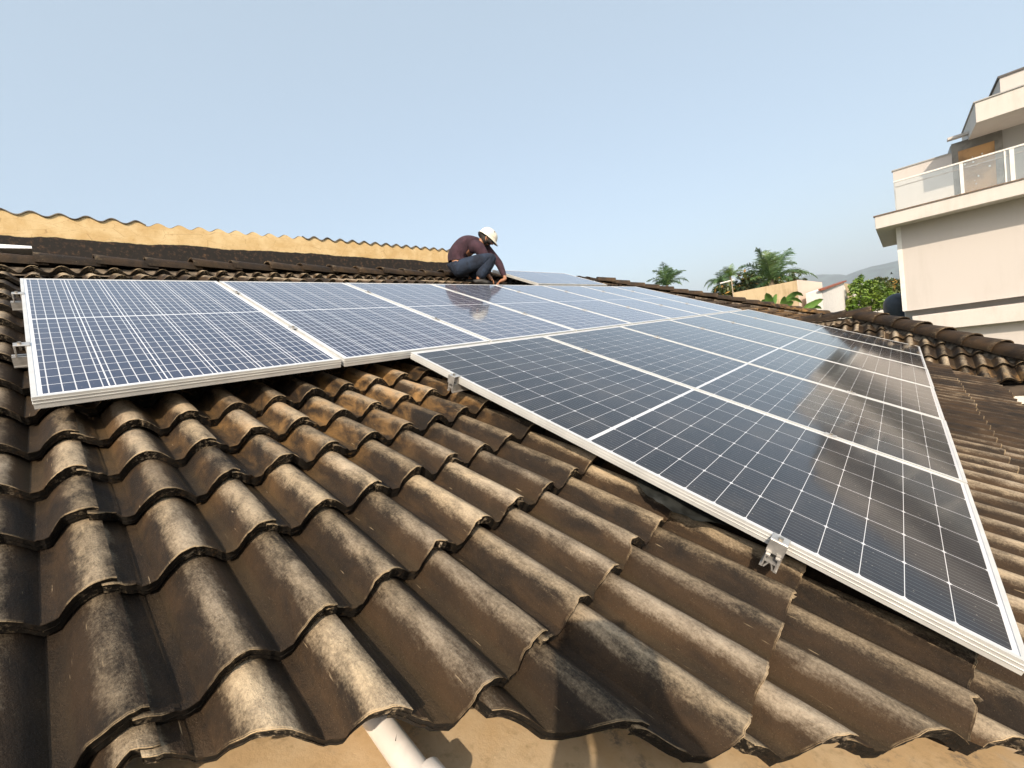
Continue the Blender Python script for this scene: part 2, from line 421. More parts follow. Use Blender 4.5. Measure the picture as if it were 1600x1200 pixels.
# ridge and hip caps
def caps(mb, att, path, r=.115, seed=1, length=.40, step=.33, seg=14, lip=True):
    """half round cap tiles laid along a straight line path[0] -> path[1]; each overlaps the one below (path[1] is low)"""
    rg = random.Random(seed)
    a, b = Vector(path[0]), Vector(path[1]); d = (b - a); Ltot = d.length; d.normalize()
    side = d.cross(Vector((0, 0, 1))).normalized(); up = side.cross(d).normalized()
    n = int(Ltot / step) + 1
    for k in range(n):
        tone = rg.random(); s0 = k * step; yaw = rg.uniform(-.03, .03); off = rg.uniform(-.008, .008); zz = rg.uniform(-.006, .008)
        sd_ = side + d * yaw; dd = d - side * yaw
        base = len(mb.v); ny = 4
        for sh in (0, 1):
            for j in range(ny + 1):
                t = j / ny
                c = a + d * s0 + dd * length * t + side * off + up * (zz + .012 + .022 * t)
                rr = (r * (.90 + .16 * t + (.02 if t > .9 else 0))) - sh * .016
                for q_ in range(seg + 1):
                    an = math.pi * (q_ / seg)
                    flat = 1.0
                    p = c + sd_ * math.cos(an) * rr * 1.08 + up * (max(0, math.sin(an)) ** .8 * rr * .86 - .02)
                    if j == ny: p += d * (.004 * mnoise.noise(p * 30))
                    mb.v.append(tuple(p)); att.append((.12 + .34 * math.sin(an), tone, .6 if (j == ny and lip and sh == 0) else 0.0))
        w = seg + 1; off_ = (ny + 1) * w
        for j in range(ny):
            for q_ in range(seg):
                p = base + j * w + q_
                mb.f.append((p, p + w, p + w + 1, p + 1)); mb.m.append(0)
                mb.f.append((p + off_, p + off_ + 1, p + off_ + w + 1, p + off_ + w)); mb.m.append(0)
        for j in (0, ny):
            for q_ in range(seg):
                p = base + j * w + q_
                mb.f.append((p, p + 1, p + off_ + 1, p + off_)); mb.m.append(0)
def cap_obj(name, path, seed, label=None, r=.115, mort=True, **k):
    mb = MB(); att = []; caps(mb, att, path, r, seed, **k)
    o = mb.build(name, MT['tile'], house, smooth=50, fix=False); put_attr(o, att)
    if label: tag(o, label)
    if mort:
        a, b = Vector(path[0]), Vector(path[1]); d = (b - a).normalized(); s = d.cross(Vector((0, 0, 1))).normalized(); u = s.cross(d)
        mm = MB(); n = 60
        ring = []
        for i in range(n + 1):
            c = a + (b - a) * i / n; wv = 1 + .12 * mnoise.noise(c * 7)
            ring.append([c - s * .14 * wv - u * .10, c - s * .085 * wv - u * .025, c + s * .085 * wv - u * .025, c + s * .14 * wv - u * .10])
        for i in range(n):
            for q_ in range(3): mm.quad(ring[i][q_], ring[i][q_+1], ring[i+1][q_+1], ring[i+1][q_])
        mm.build('mortar', MT['mortar'], o, smooth=True)
    return o
def zm(x, yw, up=0.0): return yw * TP + (ZT + HW) / CP + up
yr = RIDGE_Y * CP
cap_obj('ridge', ((HIPS - yr, yr, zm(0, yr, .018)), (-3.6, yr, zm(0, yr, .018))), 4, 'horizontal ridge of half round cap tiles below the yellow wall', r=.11)
hx0, hx1 = HIPS - yr, 11.3
HX, HY = 10.7, -.7
cap_obj('hip', ((hx0, yr, zm(0, yr, .04)), (HX, HY, zm(0, HY, .05))), 5, 'hip of cap tiles running down beyond the solar panels', r=.12)
def zfar(X): return EZ + (X - EX) * TP + HW / CP
cap_obj('ridge', ((8.0, -.5, zfar(8.0) + .02), (8.0, -1.42, zfar(8.0) + .02)), 8, 'short ridge of cap tiles at the top of the far slope', r=.13)
cap_obj('hip', ((7.95, -1.40, zfar(7.95) + .03), (5.75, -3.60, zfar(5.75) + .03)), 6, 'far hip of cap tiles in front of the white building', r=.135)

# backs of the roof: slopes that fall away behind the ridge and hips
mb = MB()
def P3(x, y, z): return Vector((x, y, z))
zr = zmain(0, yr)
mb.quad(P3(-3.6, yr, zr), P3(HIPS - yr, yr, zr), P3(HIPS - yr + .9, yr + .9, zr - .9 * TP), P3(-3.6, yr + .9, zr - .9 * TP))
mb.quad(P3(HIPS - yr, yr, zr), P3(HX, HY, zmain(0, HY)), P3(12.5, HY, zmain(0, HY) - 2.9 * TP), P3(12.5, yr + 2, zmain(0, HY) - 2.9 * TP))
z8 = zfar(8.0) - .06
mb.quad(P3(8.0, -.6, z8), P3(8.0, -1.35, z8), P3(10.2, -3.6, z8 - 2.2 * TP), P3(10.2, 1.6, z8 - 2.2 * TP))
mb.quad(P3(8.0, -1.35, z8), P3(5.65, -3.70, zfar(5.65) - .08), P3(10.2, -3.70, zfar(5.65) - .08), P3(10.2, -3.6, z8 - 2.2 * TP))
mb.build('rear_slope', MT['tile'], house)

# ---------------- solar panels
ROTP = (PITCH, 0, 0)
def on_roof(x, y, z=0.0): return M_MAIN @ Vector((x, y, z))
def make_panel(name, W, L, cells, fh, fw, label, cat, group):
    root = empty(name, label=label, cat=cat, group=group)
    mb = MB(); g = .0015
    # frame bars with butt joints, a groove line along the outside
    for (x0, y0, x1, y1) in ((0, 0, W, fw), (0, L - fw, W, L), (0, fw, fw, L - fw), (W - fw, fw, W, L - fw)):
        mb.box((x0, y0, -fh), (x1, y1, 0))
    e = .0016
    for zz in (-.010, -.021):
        mb.box((-e, -e, zz - .0018), (W + e, 0, zz)); mb.box((-e, L, zz - .0018), (W + e, L + e, zz))
        mb.box((-e, 0, zz - .0018), (0, L, zz)); mb.box((W, 0, zz - .0018), (W + e, L, zz))
    mb.build('frame', MT['alu'], root)
    mb = MB(); mb.box((fw, fw, -.0065), (W - fw, L - fw, -.002)); mb.build('glass', MT[cells], root)
    mb = MB(); mb.box((fw, fw, -.0095), (W - fw, L - fw, -.0075)); mb.build('backsheet', MT['back'], root)
    return root
def copy_tree(o, parent=None):
    c = o.copy(); col.objects.link(c); c.parent = parent
    for ch in [k for k in bpy.data.objects if k.parent == o]: copy_tree(ch, c)
    return c
ordn = ['nearest', 'second', 'third', 'fourth', 'fifth', 'sixth', 'seventh', 'eighth']
MPITCH = 1.154; PPITCH = .9960; POFF = -1.349
mono = make_panel('solar_panel', WM, LM, 'mono', .035, .012, '', 'solar panel', 'dark square celled panels of the lower row')
mlab = ['large dark panel at the front of the lower row, beside the bare tiles',
        'second dark panel of the lower row, just behind the front one',
        'third dark panel of the lower row, counted from the bare tiles',
        'fourth dark panel of the lower row, counted from the bare tiles',
        'fifth dark panel of the lower row, second from the far hip',
        'last dark panel of the lower row, beside the cap tiles of the hip']
for i in range(6):
    o = mono if i == 0 else copy_tree(mono)
    o.location = on_roof(i * MPITCH + .003, -LM - .004 + rnd.uniform(-.003, .003), 0); o.rotation_euler = ROTP; o['label'] = mlab[i]
poly = make_panel('solar_panel', WP, LP, 'poly', .040, .012, '', 'solar panel', 'blue white lined panels of the upper row')
plab = ['blue panel at the left end of the upper row, facing the bare tiles', 'second blue panel from the left end of the upper row',
        'third blue panel from the left, its top corner beside the crouching man', 'fourth blue panel from the left, with the reflection of the crouching man',
        'fifth blue panel from the left, right of where the man works', 'sixth blue panel from the left, in the upper row',
        'seventh blue panel from the left, second from the far end', 'last blue panel at the far end of the upper row']
for i in range(8):
    o = poly if i == 0 else copy_tree(poly)
    o.location = on_roof(POFF + i * PPITCH, .0225, 0); o.rotation_euler = ROTP; o['label'] = plab[i]
# one loose panel further up, beside the man
o = copy_tree(poly); o['label'] = 'single panel lying crosswise beyond the top edge of the upper row, right of the man'
del o['group']
from mathutils import Euler
o.matrix_world = M_MAIN @ Matrix.Translation((5.60, 2.065, .015)) @ Matrix.Rotation(R(1.9), 4, 'X') @ Matrix.Rotation(R(90), 4, 'Z')
loose = o

# ---------------- rails and clamps
def rail_profile(w=.036, h=.042):
    # outline with slots, as a list of small boxes (x = along), y across, z up
    return [(-w/2, -w/2 + .004, 0, h), (w/2 - .004, w/2, 0, h), (-w/2 + .004, w/2 - .004, h*.48, h*.48 + .004),
            (-w/2 + .004, -w/2 + .011, h - .004, h), (w/2 - .011, w/2 - .004, h - .004, h),
            (-w/2 - .004, -w/2, 0, .005), (w/2, w/2 + .004, 0, .005)]
def make_rail(y, x0, x1, fh, label, joints, endclamp=True):
    zt = -fh - .002; h = .042
    root = empty('mounting_rail', on_roof(x0, y, 0), ROTP, label, 'mounting rail', 'rails under the solar panels')
    mb = MB(); L = x1 - x0
    for (a, b, c, d) in rail_profile(): mb.box((0, a, zt - h + c), (L, b, zt - h + d))
    for s_ in (-1, 1):     # inner diagonal webs seen at the cut end
        mb.prism([Vector((0, s_*.0135, zt - h + .001)), Vector((0, s_*.0095, zt - h + .001)), Vector((0, s_*.002, zt - h*.52)), Vector((0, s_*.006, zt - h*.52))], (0.0005, 0, 0), (L - .001, 0, 0))
    mb.build('rail', MT['alu_raw'], root)
    def clamp(px, end):
        mc = MB()
        if end:
            mc.box((px - .030, -.022, .001), (px + .010, .022, .0045)); mc.box((px - .0045, -.022, -fh), (px - .001, .022, .0008))
            mc.box((px - .034, -.022, -fh - .0015), (px - .030, .022, .0045))
        else:
            mc.box((px - .018, -.024, .001), (px + .018, .024, .005))
        c = bevel(mc.build('clamp', MT['alu_raw'], root), .001, 1)
        b = MB(); bx_ = px - .017 if end else px
        b.tube([(bx_, 0, -.02), (bx_, 0, .0052)], .004, 8); b.tube([(bx_, 0, .0055), (bx_, 0, .0125)], .0065, 6)
        b.build('bolt', MT['steel'], c)
    clamp(-x0 + joints[0], True)
    for j in joints[1:]: clamp(j - x0, False)
    for k in range(int(L / 1.1)):
        hk = MB(); hx = .35 + k * 1.1
        hk.box((hx, -.02, zt - h - .07), (hx + .035, .02, zt - h - .0015)); hk.build('hook', MT['alu_raw'], root)
mj = [0.003] + [i * MPITCH - .006 for i in range(1, 6)]
pj = [POFF] + [POFF + i * PPITCH - .0085 for i in range(1, 8)]
make_rail(-.385, -.028, 6.93, .035, 'cut aluminium rail end under the dark panels, closer to the blue panels', mj)
make_rail(-1.79, -.045, 6.93, .035, 'cut aluminium rail end with end clamp under the dark panels, lower on the roof', mj)
make_rail(.60, POFF - .045, 6.62, .040, 'aluminium rail end sticking out left of the first blue panel, lower one', pj)
make_rail(1.56, POFF - .045, 6.62, .040, 'aluminium rail end sticking out left of the first blue panel, upper one', pj)

# ---------------- valley with painted cement, pipe, timber strip, tile stub
VD = Vector((1, -.95 * CP, -.95 * CP * TP)).normalized()       # down the valley
VH = Vector((0, 0, 1)).cross(VD).normalized(); 
if VH.y < 0: VH = -VH                                     # horizontal, towards the main slope
V0 = Vector((CUTX, CUTY, CZ))
VU = VD.cross(VH); VU = VU if VU.z > 0 else -VU
mb = MB(); n = 60; m_ = 14
rowsv = []
for i in range(n + 1):
    s = -3.0 + 9.0 * i / n
    rr = []
    for j in range(m_ + 1):
        t = -.62 + 1.05 * j / m_
        z = -.055 - .03 * math.cos(t * 3) + (.05 * max(0, (-.35 - t)) if t < -.35 else 0) + .006 * mnoise.noise(Vector((s * 2, t * 3, 0)))
        if t > .02: z -= .10 * (t - .02)
        rr.append(V0 + VD * s + VH * t + VU * z)
    rowsv.append(rr)
for i in range(n):
    for j in range(m_): mb.quad(rowsv[i][j], rowsv[i][j+1], rowsv[i+1][j+1], rowsv[i+1][j])
def m_valley():
    t = NT('valley_paint'); o = t.obj(); n = t.noise(o, 5, 8, .65, .3); f = t.noise(o, 70, 6, .75)
    c = t.mix(t.ramp(n, .4, .65), (.60, .42, .23), (.66, .50, .31))
    c = t.mix(t.math('MULTIPLY', t.ramp(t.noise(o, 26, 8, .7), .5, .72), .5), c, (.30, .20, .10))
    pos = t.math('MULTIPLY', t.ramp(t.noise(o, 3.1, 6, .6), .56, .66), t.ramp(f, .42, .6))
    c = t.mix(t.math('MULTIPLY', pos, .8), c, (.10, .10, .11))
    c = t.mix(t.math('MULTIPLY', t.ramp(t.noise(o, 2.2, 5, .6), .55, .7), .5), c, (.72, .70, .66))
    t.base(c); t.bump(f, .3, .006); return t.set(Roughness=.75)
MT['valley'] = m_valley()
mb.build('valley_gutter', MT['valley'], house, smooth=True, fix=False)
# weathered timber strip under the cut tiles
mb = MB(); N = 50
for i in range(N):
    s0, s1 = .25 + 4.2 * i / N, .25 + 4.2 * (i + 1) / N
    def pt(s, t, z): return V0 + VD * s + VH * t + VU * (z + .003 * mnoise.noise(Vector((s * 6, t, z))))
    mb.add([pt(s0, -.075, -.085), pt(s1, -.075, -.085), pt(s1, .01, -.085), pt(s0, .01, -.085), pt(s0, -.075, -.052), pt(s1, -.075, -.052), pt(s1, .01, -.052), pt(s0, .01, -.052)],
           ((0, 1, 5, 4), (4, 5, 6, 7)))
def m_wood():
    t = NT('weathered_wood'); o = t.obj(); g = t.noise(t.mapping(o, (3, 40, 40), rot=(0, 0, -.72)), 1, 6, .7)
    t.base(t.mix(t.ramp(g, .35, .65), (.14, .09, .05), (.48, .34, .20))); t.bump(g, .5, .004); return t.set(Roughness=.85)
MT['wood'] = m_wood()
mb.build('batten', MT['wood'], house, fix=False)

def vplane(px, py, off=0.0):           # point on the plane of the painted valley
    n_ = VU; p0 = V0 + VU * (-.075 + off); d = ray(px, py); s = (p0 - CAMW).dot(n_) / d.dot(n_); return CAMW + d * s
MT['pvc'] = simple('white_pvc', (.78, .72, .66), .35, 0, .08, 12)
pa, pb = vplane(575, 1105, .035), vplane(655, 1215, .035)
pdir = (pb - pa).normalized()
pipe = empty('drain_pipe', pa, label='white plastic pipe coming out from under the cut tiles', cat='pipe')
def rel(o, pts): return [Vector(p) - Vector(o.location) for p in pts]
mb = MB(); mb.tube(rel(pipe, [pa - pdir * .25, pb + pdir * .25]), .0255, 24); mb.build('pipe', MT['pvc'], pipe, smooth=60)
pc_ = vplane(664, 1207, .035)
mb = MB(); mb.tube(rel(pipe, [pc_, pc_ + pdir * .004, pc_ + pdir * .05, pc_ + pdir * .054]), [.0262, .0290, .0290, .0270], 24); mb.build('collar', MT['pvc'], pipe, smooth=40)

# ---------------- torn black plastic under the front panel
mb = MB(); nx, ny = 26, 8
g = []
for i in range(nx + 1):
    rr = []
    for j in range(ny + 1):
        y = -1.74 + .50 * i / nx; t = j / ny
        x = .10 + .16 * (1 - t) * 1 - .13 * t + (.02 * mnoise.noise(Vector((y * 9, t * 3, 0))))
        if j == ny: x += .03 * mnoise.noise(Vector((y * 25, 0, 2)))
        fall = max(0, math.sin(math.pi * i / nx)) ** .6
        x = .22 - (.22 - x) * fall
        z = -.055 - .015 * t + .012 * mnoise.noise(Vector((y * 14, t * 5, 4)))
        rr.append(on_roof(x, y, z))
    g.append(rr)
for i in range(nx):
    for j in range(ny): mb.quad(g[i][j], g[i][j+1], g[i+1][j+1], g[i+1][j])
MT['plastic'] = simple('black_plastic', (.03, .032, .03), .35, 0, .3, 20)
tag(mb.build('plastic_sheet', MT['plastic'], None, smooth=True, fix=False), 'torn black plastic sheet hanging under the edge of the front dark panel', 'plastic sheet')

exec_parts = []
# ---------------- crumbs of tile on the roof
MT['crumb'] = simple('orange_crumb', (.55, .33, .16), .9, 0, .2, 60)
def crumb(px, py, h, sz, lab):
    d = ray(px, py); nrm = M_MAIN.to_3x3() @ Vector((0, 0, 1)); s = (nrm * h - CAMW).dot(nrm) / d.dot(nrm); p = CAMW + d * s
    bm = bmesh.new(); bmesh.ops.create_icosphere(bm, subdivisions=2, radius=sz)
    for v in bm.verts: v.co *= 1 + .5 * mnoise.noise(v.co * 120 + Vector((px, 0, 0)))
    me = bpy.data.meshes.new('tile_crumb'); bm.to_mesh(me); bm.free(); me.materials.append(MT['crumb'])
    o = bpy.data.objects.new('tile_crumb', me); col.objects.link(o); o.location = p; tag(o, lab, 'crumb', 'crumbs lying on the tiles')
crumb(247, 1068, ZT + .012, .0045, 'small orange crumb in the tile pan at the lower left')
crumb(207, 892, ZT + .016, .0045, 'small orange crumb in the tile pan one course above the other')

# ================= surroundings =================
# ground
GZ = -4.3
mb = MB(); mb.add([(-9000, -9000, GZ), (9000, -9000, GZ), (9000, 9000, GZ), (-9000, 9000, GZ)], ((0, 1, 2, 3),))
tag(mb.build('ground', simple('dry_ground', (.16, .17, .08), .95, 0, .3, .05)), None, None, None, 'structure')

# house body below the roof
MT['creamwall'] = m_plaster('cream_wall', (.66, .47, .27), (.42, .30, .17), .35, 1.0, .15)
MT['dark'] = simple('dark_timber', (.10, .075, .055), .8, 0, .25, 10)
MT['white'] = simple('white_metal', (.78, .76, .72), .45, 0, .06, 5)
mb = MB(); mb.box((-3.3, EY + .65, GZ), (EX + .75, yr - .3, EZ - .16)); mb.box((EX + .75, EY - 6, GZ), (EX + 3.4, EY + 3.5, EZ - .16))
mb.build('wall', MT['creamwall'], house)
mb = MB(); mb.box((EX + .18, EY - 6, EZ - .11), (EX + .72, EY + .2, EZ - .085)); mb.box((EX + .055, EY - 6, EZ - .13), (EX + .10, EY - .02, EZ - .02))
mb.build('eave_board', MT['dark'], house)
mb = MB(); mb.box((.4, EY + .06, EZ - .12), (EX, EY + .10, EZ - .02)); mb.build('eave_board', MT['dark'], house)
gut = empty('gutter', (0, 0, 0)); gut.parent = house
mb = MB()
prof = [(-.02, 0), (-.02, .07), (-.012, .07), (-.012, .012), (.085, .012), (.085, .085), (.10, .085), (.10, .078), (.095, 0)]
mb.prism([Vector((EX - .02 - x, 0, EZ - .20 + z)) for x, z in prof], (0, EY - 6, 0), (0, EY - .06, 0))
mb.build('gutter', MT['white'], gut)
for k in range(5):
    y = EY - .33 - k * 1.1
    mb = MB(); mb.box((EX - .12, y - .012, EZ - .118), (EX + .055, y + .012, EZ - .108)); mb.box((EX - .135, y - .012, EZ - .15), (EX - .121, y + .012, EZ - .095))
    mb.build('bracket', MT['white'], gut)

# brown awning by the cream wall
def ribbed(name, c1, c2, sx):
    t = NT(name); x, y, z = t.sep(t.obj()); w = t.n.new('ShaderNodeMath'); w.operation = 'SINE'
    t.put(w, 0, t.math('MULTIPLY', y, sx)); t.base(t.mix(t.ramp(w.outputs[0], -.2, .2), c1, c2)); return t.set(Roughness=.7)
aw = empty('awning', (0, 0, 0), label='brown ribbed awning below the far eave at the right edge', cat='awning')
mb = MB(); A0 = at_axis(1584, 640, 0, EX - .05); n = 30
for i in range(n):
    y0, y1 = A0.y - .03 - i * .06, A0.y - .03 - (i + 1) * .06
    z0 = A0.z + .32 * math.sin(min(1.3, (i) * .13)) * .55; z1 = A0.z + .32 * math.sin(min(1.3, (i + 1) * .13)) * .55
    mb.prism([Vector((EX + .5, y0, z0)), Vector((EX + .5, y1, z1)), Vector((EX + .5, y1, z1 - .02)), Vector((EX + .5, y0, z0 - .02))], (0, 0, 0), (-1.2, 0, -.62))
    mb.box((EX - .72, y0 - .012, z0 - .62), (EX + .48, y0 + .012, z0 - .60), 0, None)
mb.build('sheet', simple('brown_sheet', (.20, .095, .04), .6, 0, .35, 9), aw)
mb = MB(); mb.box((EX - .60, A0.y - 1.8, A0.z - 1.1), (EX - .57, A0.y - .1, A0.z - .62)); mb.build('valance', MT['dark'], aw)

# ---------------- yellow wall with corrugated sheet behind the ridge
WY = 3.9
def wz(px, py): return at_axis(px, py, 1, WY)
w0 = wz(0, 331); w1 = wz(703, 391)
zt0 = w0.z; band = wz(200, 379).z
ywall = empty('parapet_wall', (0, WY, 1.0), label='yellow plastered wall with a black tarred base behind the tiled ridge', cat='wall')
def m_yellow():
    t = NT('yellow_plaster'); o = t.obj(); x, y, z = t.sep(o)
    n = t.noise(o, 3, 9, .68, .3); f = t.noise(o, 22, 8, .7); cr = t.voro(t.mapping(o, (2.2, 2.2, 7)), 1.6, 'Distance', 'DISTANCE_TO_EDGE')
    c = t.mix(t.ramp(n, .36, .66), (.56, .38, .17), (.70, .53, .29))
    c = t.mix(t.math('MULTIPLY', t.ramp(f, .54, .68), .45), c, (.40, .23, .08))
    c = t.mix(t.math('MULTIPLY', t.math('LESS_THAN', cr, .006), .5), c, (.30, .17, .07))
    h = t.math('ADD', z, t.math('MULTIPLY', t.math('SUBTRACT', t.noise(o, 2.0, 6, .6), .5), .10))
    tar = t.ramp(h, band - 1.0 + .004, band - 1.0 - .004)
    tc = t.mix(t.ramp(f, .5, .68), (.012, .009, .007), (.09, .05, .026))
    t.base(t.mix(tar, c, tc)); t.bump(f, .4, .01); return t.set(Roughness=.85)
MT['yellow'] = m_yellow()
mb = MB(); WX0, WX1 = -4.0, w1.x; top = []
n = 520
PER = .186; PH = w0.x
amp = .021
def wtop(x): return amp * math.cos(2 * math.pi * (x - wz(47, 329).x) / PER)
zbase = (wz(94, 334).z - amp)
for i in range(n):
    xa = WX0 + (WX1 - WX0) * i / n; xb = WX0 + (WX1 - WX0) * (i + 1) / n
    za, zb = zbase + wtop(xa) - .008, zbase + wtop(xb) - .008
    mb.quad((xa, 0, .1 - 1), (xb, 0, .1 - 1), (xb, 0, zb - 1.0), (xa, 0, za - 1.0))
    mb.quad((xa, .15, .1 - 1), (xa, .15, za - 1), (xb, .15, zb - 1.0), (xb, .15, .1 - 1.0))
mb.quad((WX1, 0, -.9), (WX1, .15, -.9), (WX1, .15, zbase + amp * .3 - 1), (WX1, 0, zbase + amp * .3 - 1))
mb.build('wall', MT['yellow'], ywall, fix=False)
MT['fibro'] = simple('fibre_cement', (.22, .19, .15), .9, 0, .4, 8, .4, 60, dark=(.05, .04, .03))
mb = MB()
XS = wz(472, 370).x
for i in range(n):
    xa = WX0 + (WX1 - WX0) * i / n; xb = WX0 + (WX1 - WX0) * (i + 1) / n
    ya = -.012 if xa > XS or xa < wz(225, 350).x else .03
    ts = .011 if xa > XS else .006
    za, zb = zbase + wtop(xa) - 1, zbase + wtop(xb) - 1
    q = [(xa, ya, za - .006), (xb, ya, zb - .006), (xb, ya, zb + ts - .002), (xa, ya, za + ts - .002)]
    r_ = [(a, 2.5, c + .06) for a, b, c in q]
    mb.add(q + r_, ((0, 1, 2, 3), (3, 2, 6, 7), (0, 4, 5, 1)))
mb.build('roof_sheet', MT['fibro'], ywall, fix=False)
# crumpled white sheet at the left end of the ridge
c0 = at_axis(0, 386, 1, yr + .12); c1 = at_axis(50, 388, 1, yr + .10)
mb = MB(); N = 16
for i in range(N + 1):
    x = c0.x - .8 + (c1.x - c0.x + .8) * i / N
    z = c0.z - .004 + .012 * mnoise.noise(Vector((x * 5, 0, 0)))
    hh = .030 * (1 - .55 * (i / N) ** 3)
    mb.v += [(x, c0.y - .07, z - hh), (x, c0.y - .05, z + hh * .7), (x, c0.y + .02, z + hh), (x, c0.y + .12, z + hh * .5), (x, c0.y + .12, z - hh)]
for i in range(N):
    for j in range(5):
        a = i * 5 + j; b = i * 5 + (j + 1) % 5; mb.f.append((a, b, b + 5, a + 5)); mb.m.append(0)
mb.f.append((0, 1, 2, 3, 4)); mb.m.append(0); mb.f.append(tuple(N * 5 + k for k in range(5))); mb.m.append(0)
tag(mb.build('foam_board', simple('white_foam', (.85, .85, .85), .6, 0, .04, 10), None, smooth=40), 'white flat board lying on the ridge at the left edge of the picture', 'board')

# ---------------- white building on the right
BX = 17.5                                  # facade plane
FXp = BX - .8                              # fascia plane
bw = m_plaster('white_render', (.54, .50, .47), (.42, .38, .34), .28, .35, .12)
bw2 = m_plaster('white_trim', (.60, .56, .52), (.42, .37, .32), .35, .8, .12)
bsh = m_plaster('grey_render', (.38, .37, .36), (.34, .32, .30), .4, .7, .12)
bld = empty('white_building', (BX, -3, GZ), label='tall white rendered building with a glass railed balcony rising behind the far hip', cat='building')
def bchild(mb, name, mat, parent=None, bev=0, **k):
    o = mb.build(name, mat, parent or bld, **k); o.matrix_parent_inverse = Matrix.Identity(4)
    if (parent or bld) is bld: o.location = -bld.location
    if bev: bevel(o, bev, 2)
    return o
A = lambda px, py, X: at_axis(px, py, 0, X)
YC = A(1404, 400, BX).y; YR = -16.0
slab_b = A(1369, 358, FXp).z; slab_t = A(1367, 339, FXp).z; slab_y = A(1367, 345, FXp).y
wall_bot = A(1411, 487, BX).z
mb = MB(); mb.box((BX, YR, wall_bot), (BX + 7, YC, slab_b)); bchild(mb, 'wall', bw)
mb = MB(); mb.box((BX - .012, YC - .10, wall_bot + .02), (BX, YC + .012, slab_b - .02)); mb.box((BX, YC, wall_bot + .02), (BX + .1, YC + .012, slab_b - .02)); bchild(mb, 'downpipe', MT['white'])
mb = MB(); mb.box((FXp, YR, slab_b), (BX + 7, slab_y, slab_t)); bchild(mb, 'balcony_slab', bw2, bev=.01)
mb = MB(); mb.box((FXp - .03, YR, slab_t), (FXp + .25, slab_y + .03, slab_t + .03)); bchild(mb, 'coping', simple('brown_coping', (.20, .14, .10), .7))
# recess and lower volume
low_t = A(1500, 486, BX - .25).z; low_b = A(1560, 505, BX - .25).z
mb = MB(); mb.box((BX + .5, YR, GZ), (BX + 7, YC - .05, wall_bot - .001)); bchild(mb, 'recessed_wall', bsh)
mb = MB(); mb.box((BX - .25, YR, low_b), (BX + .499, YC - .2, low_t)); bchild(mb, 'lower_slab', bw2, bev=.01)
mb = MB(); mb.box((BX + .1, YR, GZ), (BX + .49, YC - .7, low_b - .002)); bchild(mb, 'lower_wall', bw)
# balcony back walls
pz = A(1395, 268, BX + .9).z; py0 = A(1395, 268, BX + .9).y; py1 = A(1487, 243, BX + .9).y
mb = MB(); mb.box((BX + .9, py1, slab_t), (BX + 1.05, py0, pz)); bchild(mb, 'balcony_wall', bw)
mb = MB(); mb.box((BX + .87, py1 + .01, pz), (BX + 1.08, py0 + .03, pz + .035)); bchild(mb, 'coping', bsh)
XD = BX + 1.4
dz = A(1484, 221, XD).z; dy0 = A(1484, 221, XD).y
can_b = A(1526, 192, FXp + .3).z; can_t = A(1523, 161, FXp + .3).z; can_y = A(1524, 175, FXp + .3).y
mb = MB(); mb.box((XD, YR, slab_t), (XD + 5, dy0, can_b - .001)); bchild(mb, 'upper_wall', bsh)
mb = MB(); mb.box((XD - .25, A(1530, 205, XD).y, dz), (XD - .001, dy0 + .06, dz + .07)); bchild(mb, 'beam', bw2)
dd0 = A(1497, 240, XD - .03); dd1 = A(1555, 240, XD - .03)
frame_mat = simple('cement_grey', (.30, .28, .25), .9, 0, .2, 3)
mb = MB(); f0 = A(1487, 240, XD - .02).y; f1 = A(1568, 240, XD - .02).y; dtop = A(1500, 236, XD - .03).z
for (a, b, c, d) in ((dd0.y, f0, slab_t, dtop), (f1, dd1.y, slab_t, dtop), (f1, f0, dtop, dtop + .28)): mb.box((XD - .04, min(a, b), c), (XD - .001, max(a, b), d))
bchild(mb, 'door_surround', frame_mat)
mb = MB(); mb.box((XD - .028, dd1.y, slab_t), (XD - .002, dd0.y, dtop)); door = bchild(mb, 'door', simple('brown_door_panel', (.55, .31, .13), .55, 0, .25, 2))
tag(door, 'brown boarded door behind the balcony glass')
rg = random.Random(5)
for k in range(9):
    y = rg.uniform(dd1.y + .1, dd0.y - .1); z = rg.uniform(slab_t + .5, dtop - .2); s_ = rg.uniform(.012, .035)
    pl = MB(); pl.tube([(XD - .034, y, z), (XD - .0285, y + .002, z)], s_, 7); bchild(pl, 'plaster_splash', MT['white'], None)
# canopy over the balcony
def depth_for(px, py, y, z):
    best = None
    for k in range(1, 80):
        X = FXp + .3 + k * .05; C = RW @ (Vector((X, y, z)) - CAMW); u, v = 800 + FPX * C.x / C.z, 600 + FPX * C.y / C.z
        e = math.hypot(u - px, v - py)
        if best is None or e < best[0]: best = (e, X)
    return best[1]
cx1 = depth_for(1503, 212, can_y, can_t)
mb = MB(); mb.box((FXp + .3, YR, can_b), (cx1, can_y, can_t)); bchild(mb, 'canopy', bw2, bev=.01)
mb = MB(); mb.box((FXp + .27, YR, can_t), (cx1, can_y + .03, can_t + .03)); bchild(mb, 'coping', bsh)
tx = FXp + 1.5; ty = A(1562, 122, tx).y; tz = A(1562, 122, tx).z
mb = MB(); mb.box((tx, YR, can_t + .031), (tx + 1.6, ty, tz)); bchild(mb, 'roof_parapet', bw)
mb = MB(); mb.box((tx - .04, YR, tz), (tx + 1.64, ty + .04, tz + .05)); bchild(mb, 'coping', simple('dark_coping', (.10, .09, .085), .7))
